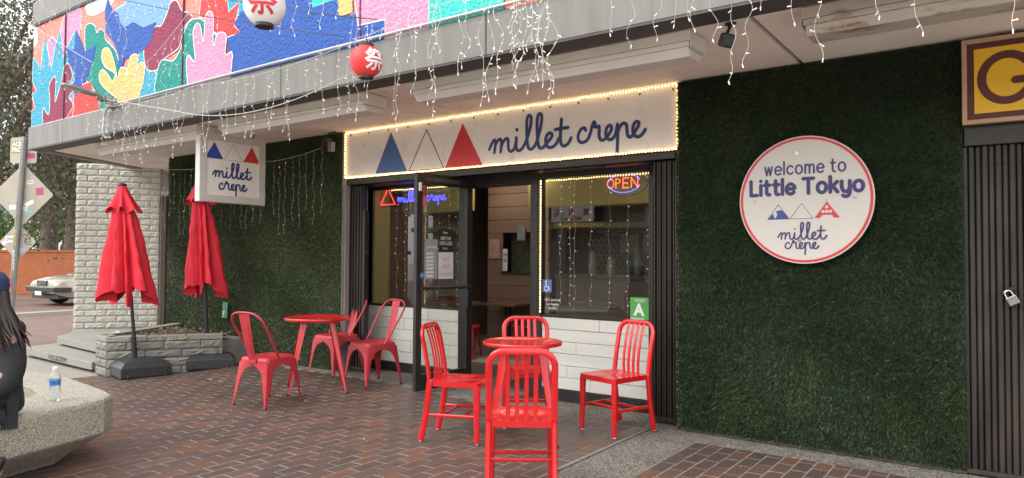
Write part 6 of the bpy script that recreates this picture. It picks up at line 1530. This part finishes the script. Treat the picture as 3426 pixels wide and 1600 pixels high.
mb = MB(); text_on(mb, 'kup', (-6.07,8.26,1.4), EX, EZ, .09, width=.06); text_on(mb, 'der', (-6.07,8.26,1.31), EX, EZ, .09, width=.06); PI_(mb, 'notice_print', BLACK_INK)
PI_(MB().box(-6.33, -6.14, 8.262, 8.27, 1.36, 1.64), 'poster', M('pink_poster', (.45,.3,.28), .6, 0, .3, 14)); PI_(MB().box(-5.83, -5.69, 8.262, 8.27, 1.62, 1.82), 'poster', M('blue_poster', (.2,.25,.28), .6, 0, .3, 18))
HEX = M('dark_hex_tile', (.025,.028,.03), .25); PI_(MB().box(-5.29, -1.6, 9.38, 9.42, .0, 2.5), 'tile_wall', HEX)
mb = MB(); s = .05
for j in range(14):
    for i in range(36):
        x = -5.25 + i*s*1.75 + (s*.87 if j % 2 else 0); z = 1.0 + j*s*1.52
        if z < 1.75: mb.ribbon([(x+s*.95*math.cos(R(30+60*k)), z+s*.95*math.sin(R(30+60*k))) for k in range(6)], .006, .001, (0, 9.378, 0), EX, EZ, closed=True)
PI_(mb, 'tile_grout', M('pale_grout', (.22,.22,.21), .8), kind='stuff')
PI_(MB().box(-5.29, -1.6, 8.45, 9.3, .02, 1.1), 'counter', M('counter_front', (.16,.13,.12), .5)); PI_(MB().box(-5.3, -1.6, 8.4, 9.3, 1.101, 1.15), 'counter_top', M('counter_top', (.1,.09,.085), .3))
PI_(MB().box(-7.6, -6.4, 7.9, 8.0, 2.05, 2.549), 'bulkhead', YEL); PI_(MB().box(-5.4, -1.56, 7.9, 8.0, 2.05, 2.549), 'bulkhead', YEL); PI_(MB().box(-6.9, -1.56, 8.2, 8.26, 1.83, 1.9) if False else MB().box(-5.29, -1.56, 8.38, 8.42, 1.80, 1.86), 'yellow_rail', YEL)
for i in range(3): PI_(MB().box(-4.75+i*.36, -4.45+i*.36, 9.36, 9.375, 1.45, 1.72), 'menu_sheet', M('menu_paper', (.4,.38,.34), .7, 0, .2, 40))
PI_(MB().box(-4.35, -2.2, 8.1, 8.12, 1.75, 2.05), 'menu_board', M('menu_board_dark', (.05,.045,.042), .5, 0, .4, 12))
for x, h in ((-4.9,.32), (-4.6,.25), (-4.2,.4), (-3.9,.22), (-3.3,.35)):
    PI_(MB().lathe([(.06,0), (.07,.05), (.06,h*.8), (.03,h)], 12, (x, 8.8, 1.151)), 'bottle', M('counter_item_%d' % int(h*100), (.35-.3*h,.3,.25), .3), smooth=True)
il = thing('ceiling_lamp', 'long lit ceiling lamp inside the shop', 'lamp', (-5.9, 7.85, 2.54)); MB().box(-.4, .9, -.12, .12, -.02, 0).build('diffuser', EM('lamp_diffuser', (1,.85,.6), 3.2), il); MB().box(-.43, .93, -.15, .15, .001, .008).build('frame', WHITE_PAINT, il)
il2 = thing('ceiling_lamp', 'second lit ceiling lamp behind the right window', 'lamp', (-3.2, 6.9, 2.54)); MB().box(-.6, .6, -.1, .1, -.02, 0).build('diffuser', EM('lamp_diffuser', (1,.85,.6), 6), il2)
fill_lamp = thing('ceiling_lamp', 'added lit ceiling panel brightening the room behind the left window', 'lamp', (-6.2, 6.7, 2.54)); MB().box(-.6, .6, -.1, .1, -.02, 0).build('diffuser', EM('lamp_diffuser', (1,.85,.6), 9), fill_lamp)  # added emitter that brightens the interior behind the left window
TT = M('brown_table', (.16,.09,.06), .4)
for x, y, lab in ((-6.3, 7.55, 'dark brown table just inside the doorway'), (-5.75, 7.95, 'dark brown table against the plank wall inside'), (-3.2, 6.6, 'dark brown table behind the right window')):
    t = thing('inside_table', lab, 'table', (x, y, .02)); MB().box(-.35, .35, -.35, .35, .70, .735).build('table_top', TT, t, bevel=.005); MB().tube([(0,0,.03), (0,0,.7)], .035, 10).build('column', BLACK_METAL, t); MB().box(-.25, .25, -.25, .25, 0, .03).build('foot', BLACK_METAL, t, bevel=.006)
def stool(label, x, y, rz):
    t = thing('metal_stool', label, 'stool', (x, y, .02), rz); MB().lathe([(.14,.43), (.17,.43), (.175,.44), (.165,.455), (.01,.452)], 24).build('seat', RED_WORN, t, smooth=True)
    for sx in (-1, 1):
        for sy in (-1, 1): shell_leg((sx*.17, sy*.17), (sx*.12, sy*.12), [(0,.03), (.25,.045), (.36,.06), (.43,.11)], .003, .43, sx, sy).build('leg', RED_WORN, t)
stool('red metal stool inside the doorway beside the brown table', -5.95, 7.3, R(20)); stool('red metal stool farther inside beside the plank wall', -5.35, 7.75, R(50)); stool('red metal stool behind the right window', -2.75, 6.45, R(10))

# ================================================================== arcade across the plaza (mirrored in the windows)
ar = thing('opposite_arcade', 'arcade building across the plaza with yellow fascia', 'building', (-9, -7, 0))
MB().box(-9, 14, -4, 0, 2.95, 4.3).build('fascia', YEL, ar); MB().box(-9, 14, -4, -.02, 2.3, 2.45).build('rail', YEL, ar); MB().box(-9, 14, -1.4, -1.2, 0, 2.95).build('shop_front', M('cream_bounce_front', (.5,.45,.38), .7), ar)  # unseen shop front coloured cream to bounce light onto the facade
for i in range(8): MB().box(-8.8+i*3, -8.5+i*3, -.4, -.1, 0, 2.95).build('column', M('arcade_column', (.3,.26,.22), .8), ar)
ms = thing('arcade_sign', 'white sign reading Mikiseki with red characters on the opposite arcade', 'sign', (-11.15, -6.93, 2.5)); MB().box(-.75, .75, -.06, .0, 0, .48).build('board', WHITE_PAINT, ms)
for i, c in enumerate('美喜石'):
    mb = MB(); text_on(mb, c, (.62-i*.52, .003, .2), (-1,0,0), EZ, .24, offset=.004); mb.build('character', SIGN_RED, ms)
mb = MB(); text_on(mb, 'Mikiseki', (.35, .003, .05), (-1,0,0), EZ, .15, width=.75, offset=.003); mb.build('lettering', SIGN_RED, ms)
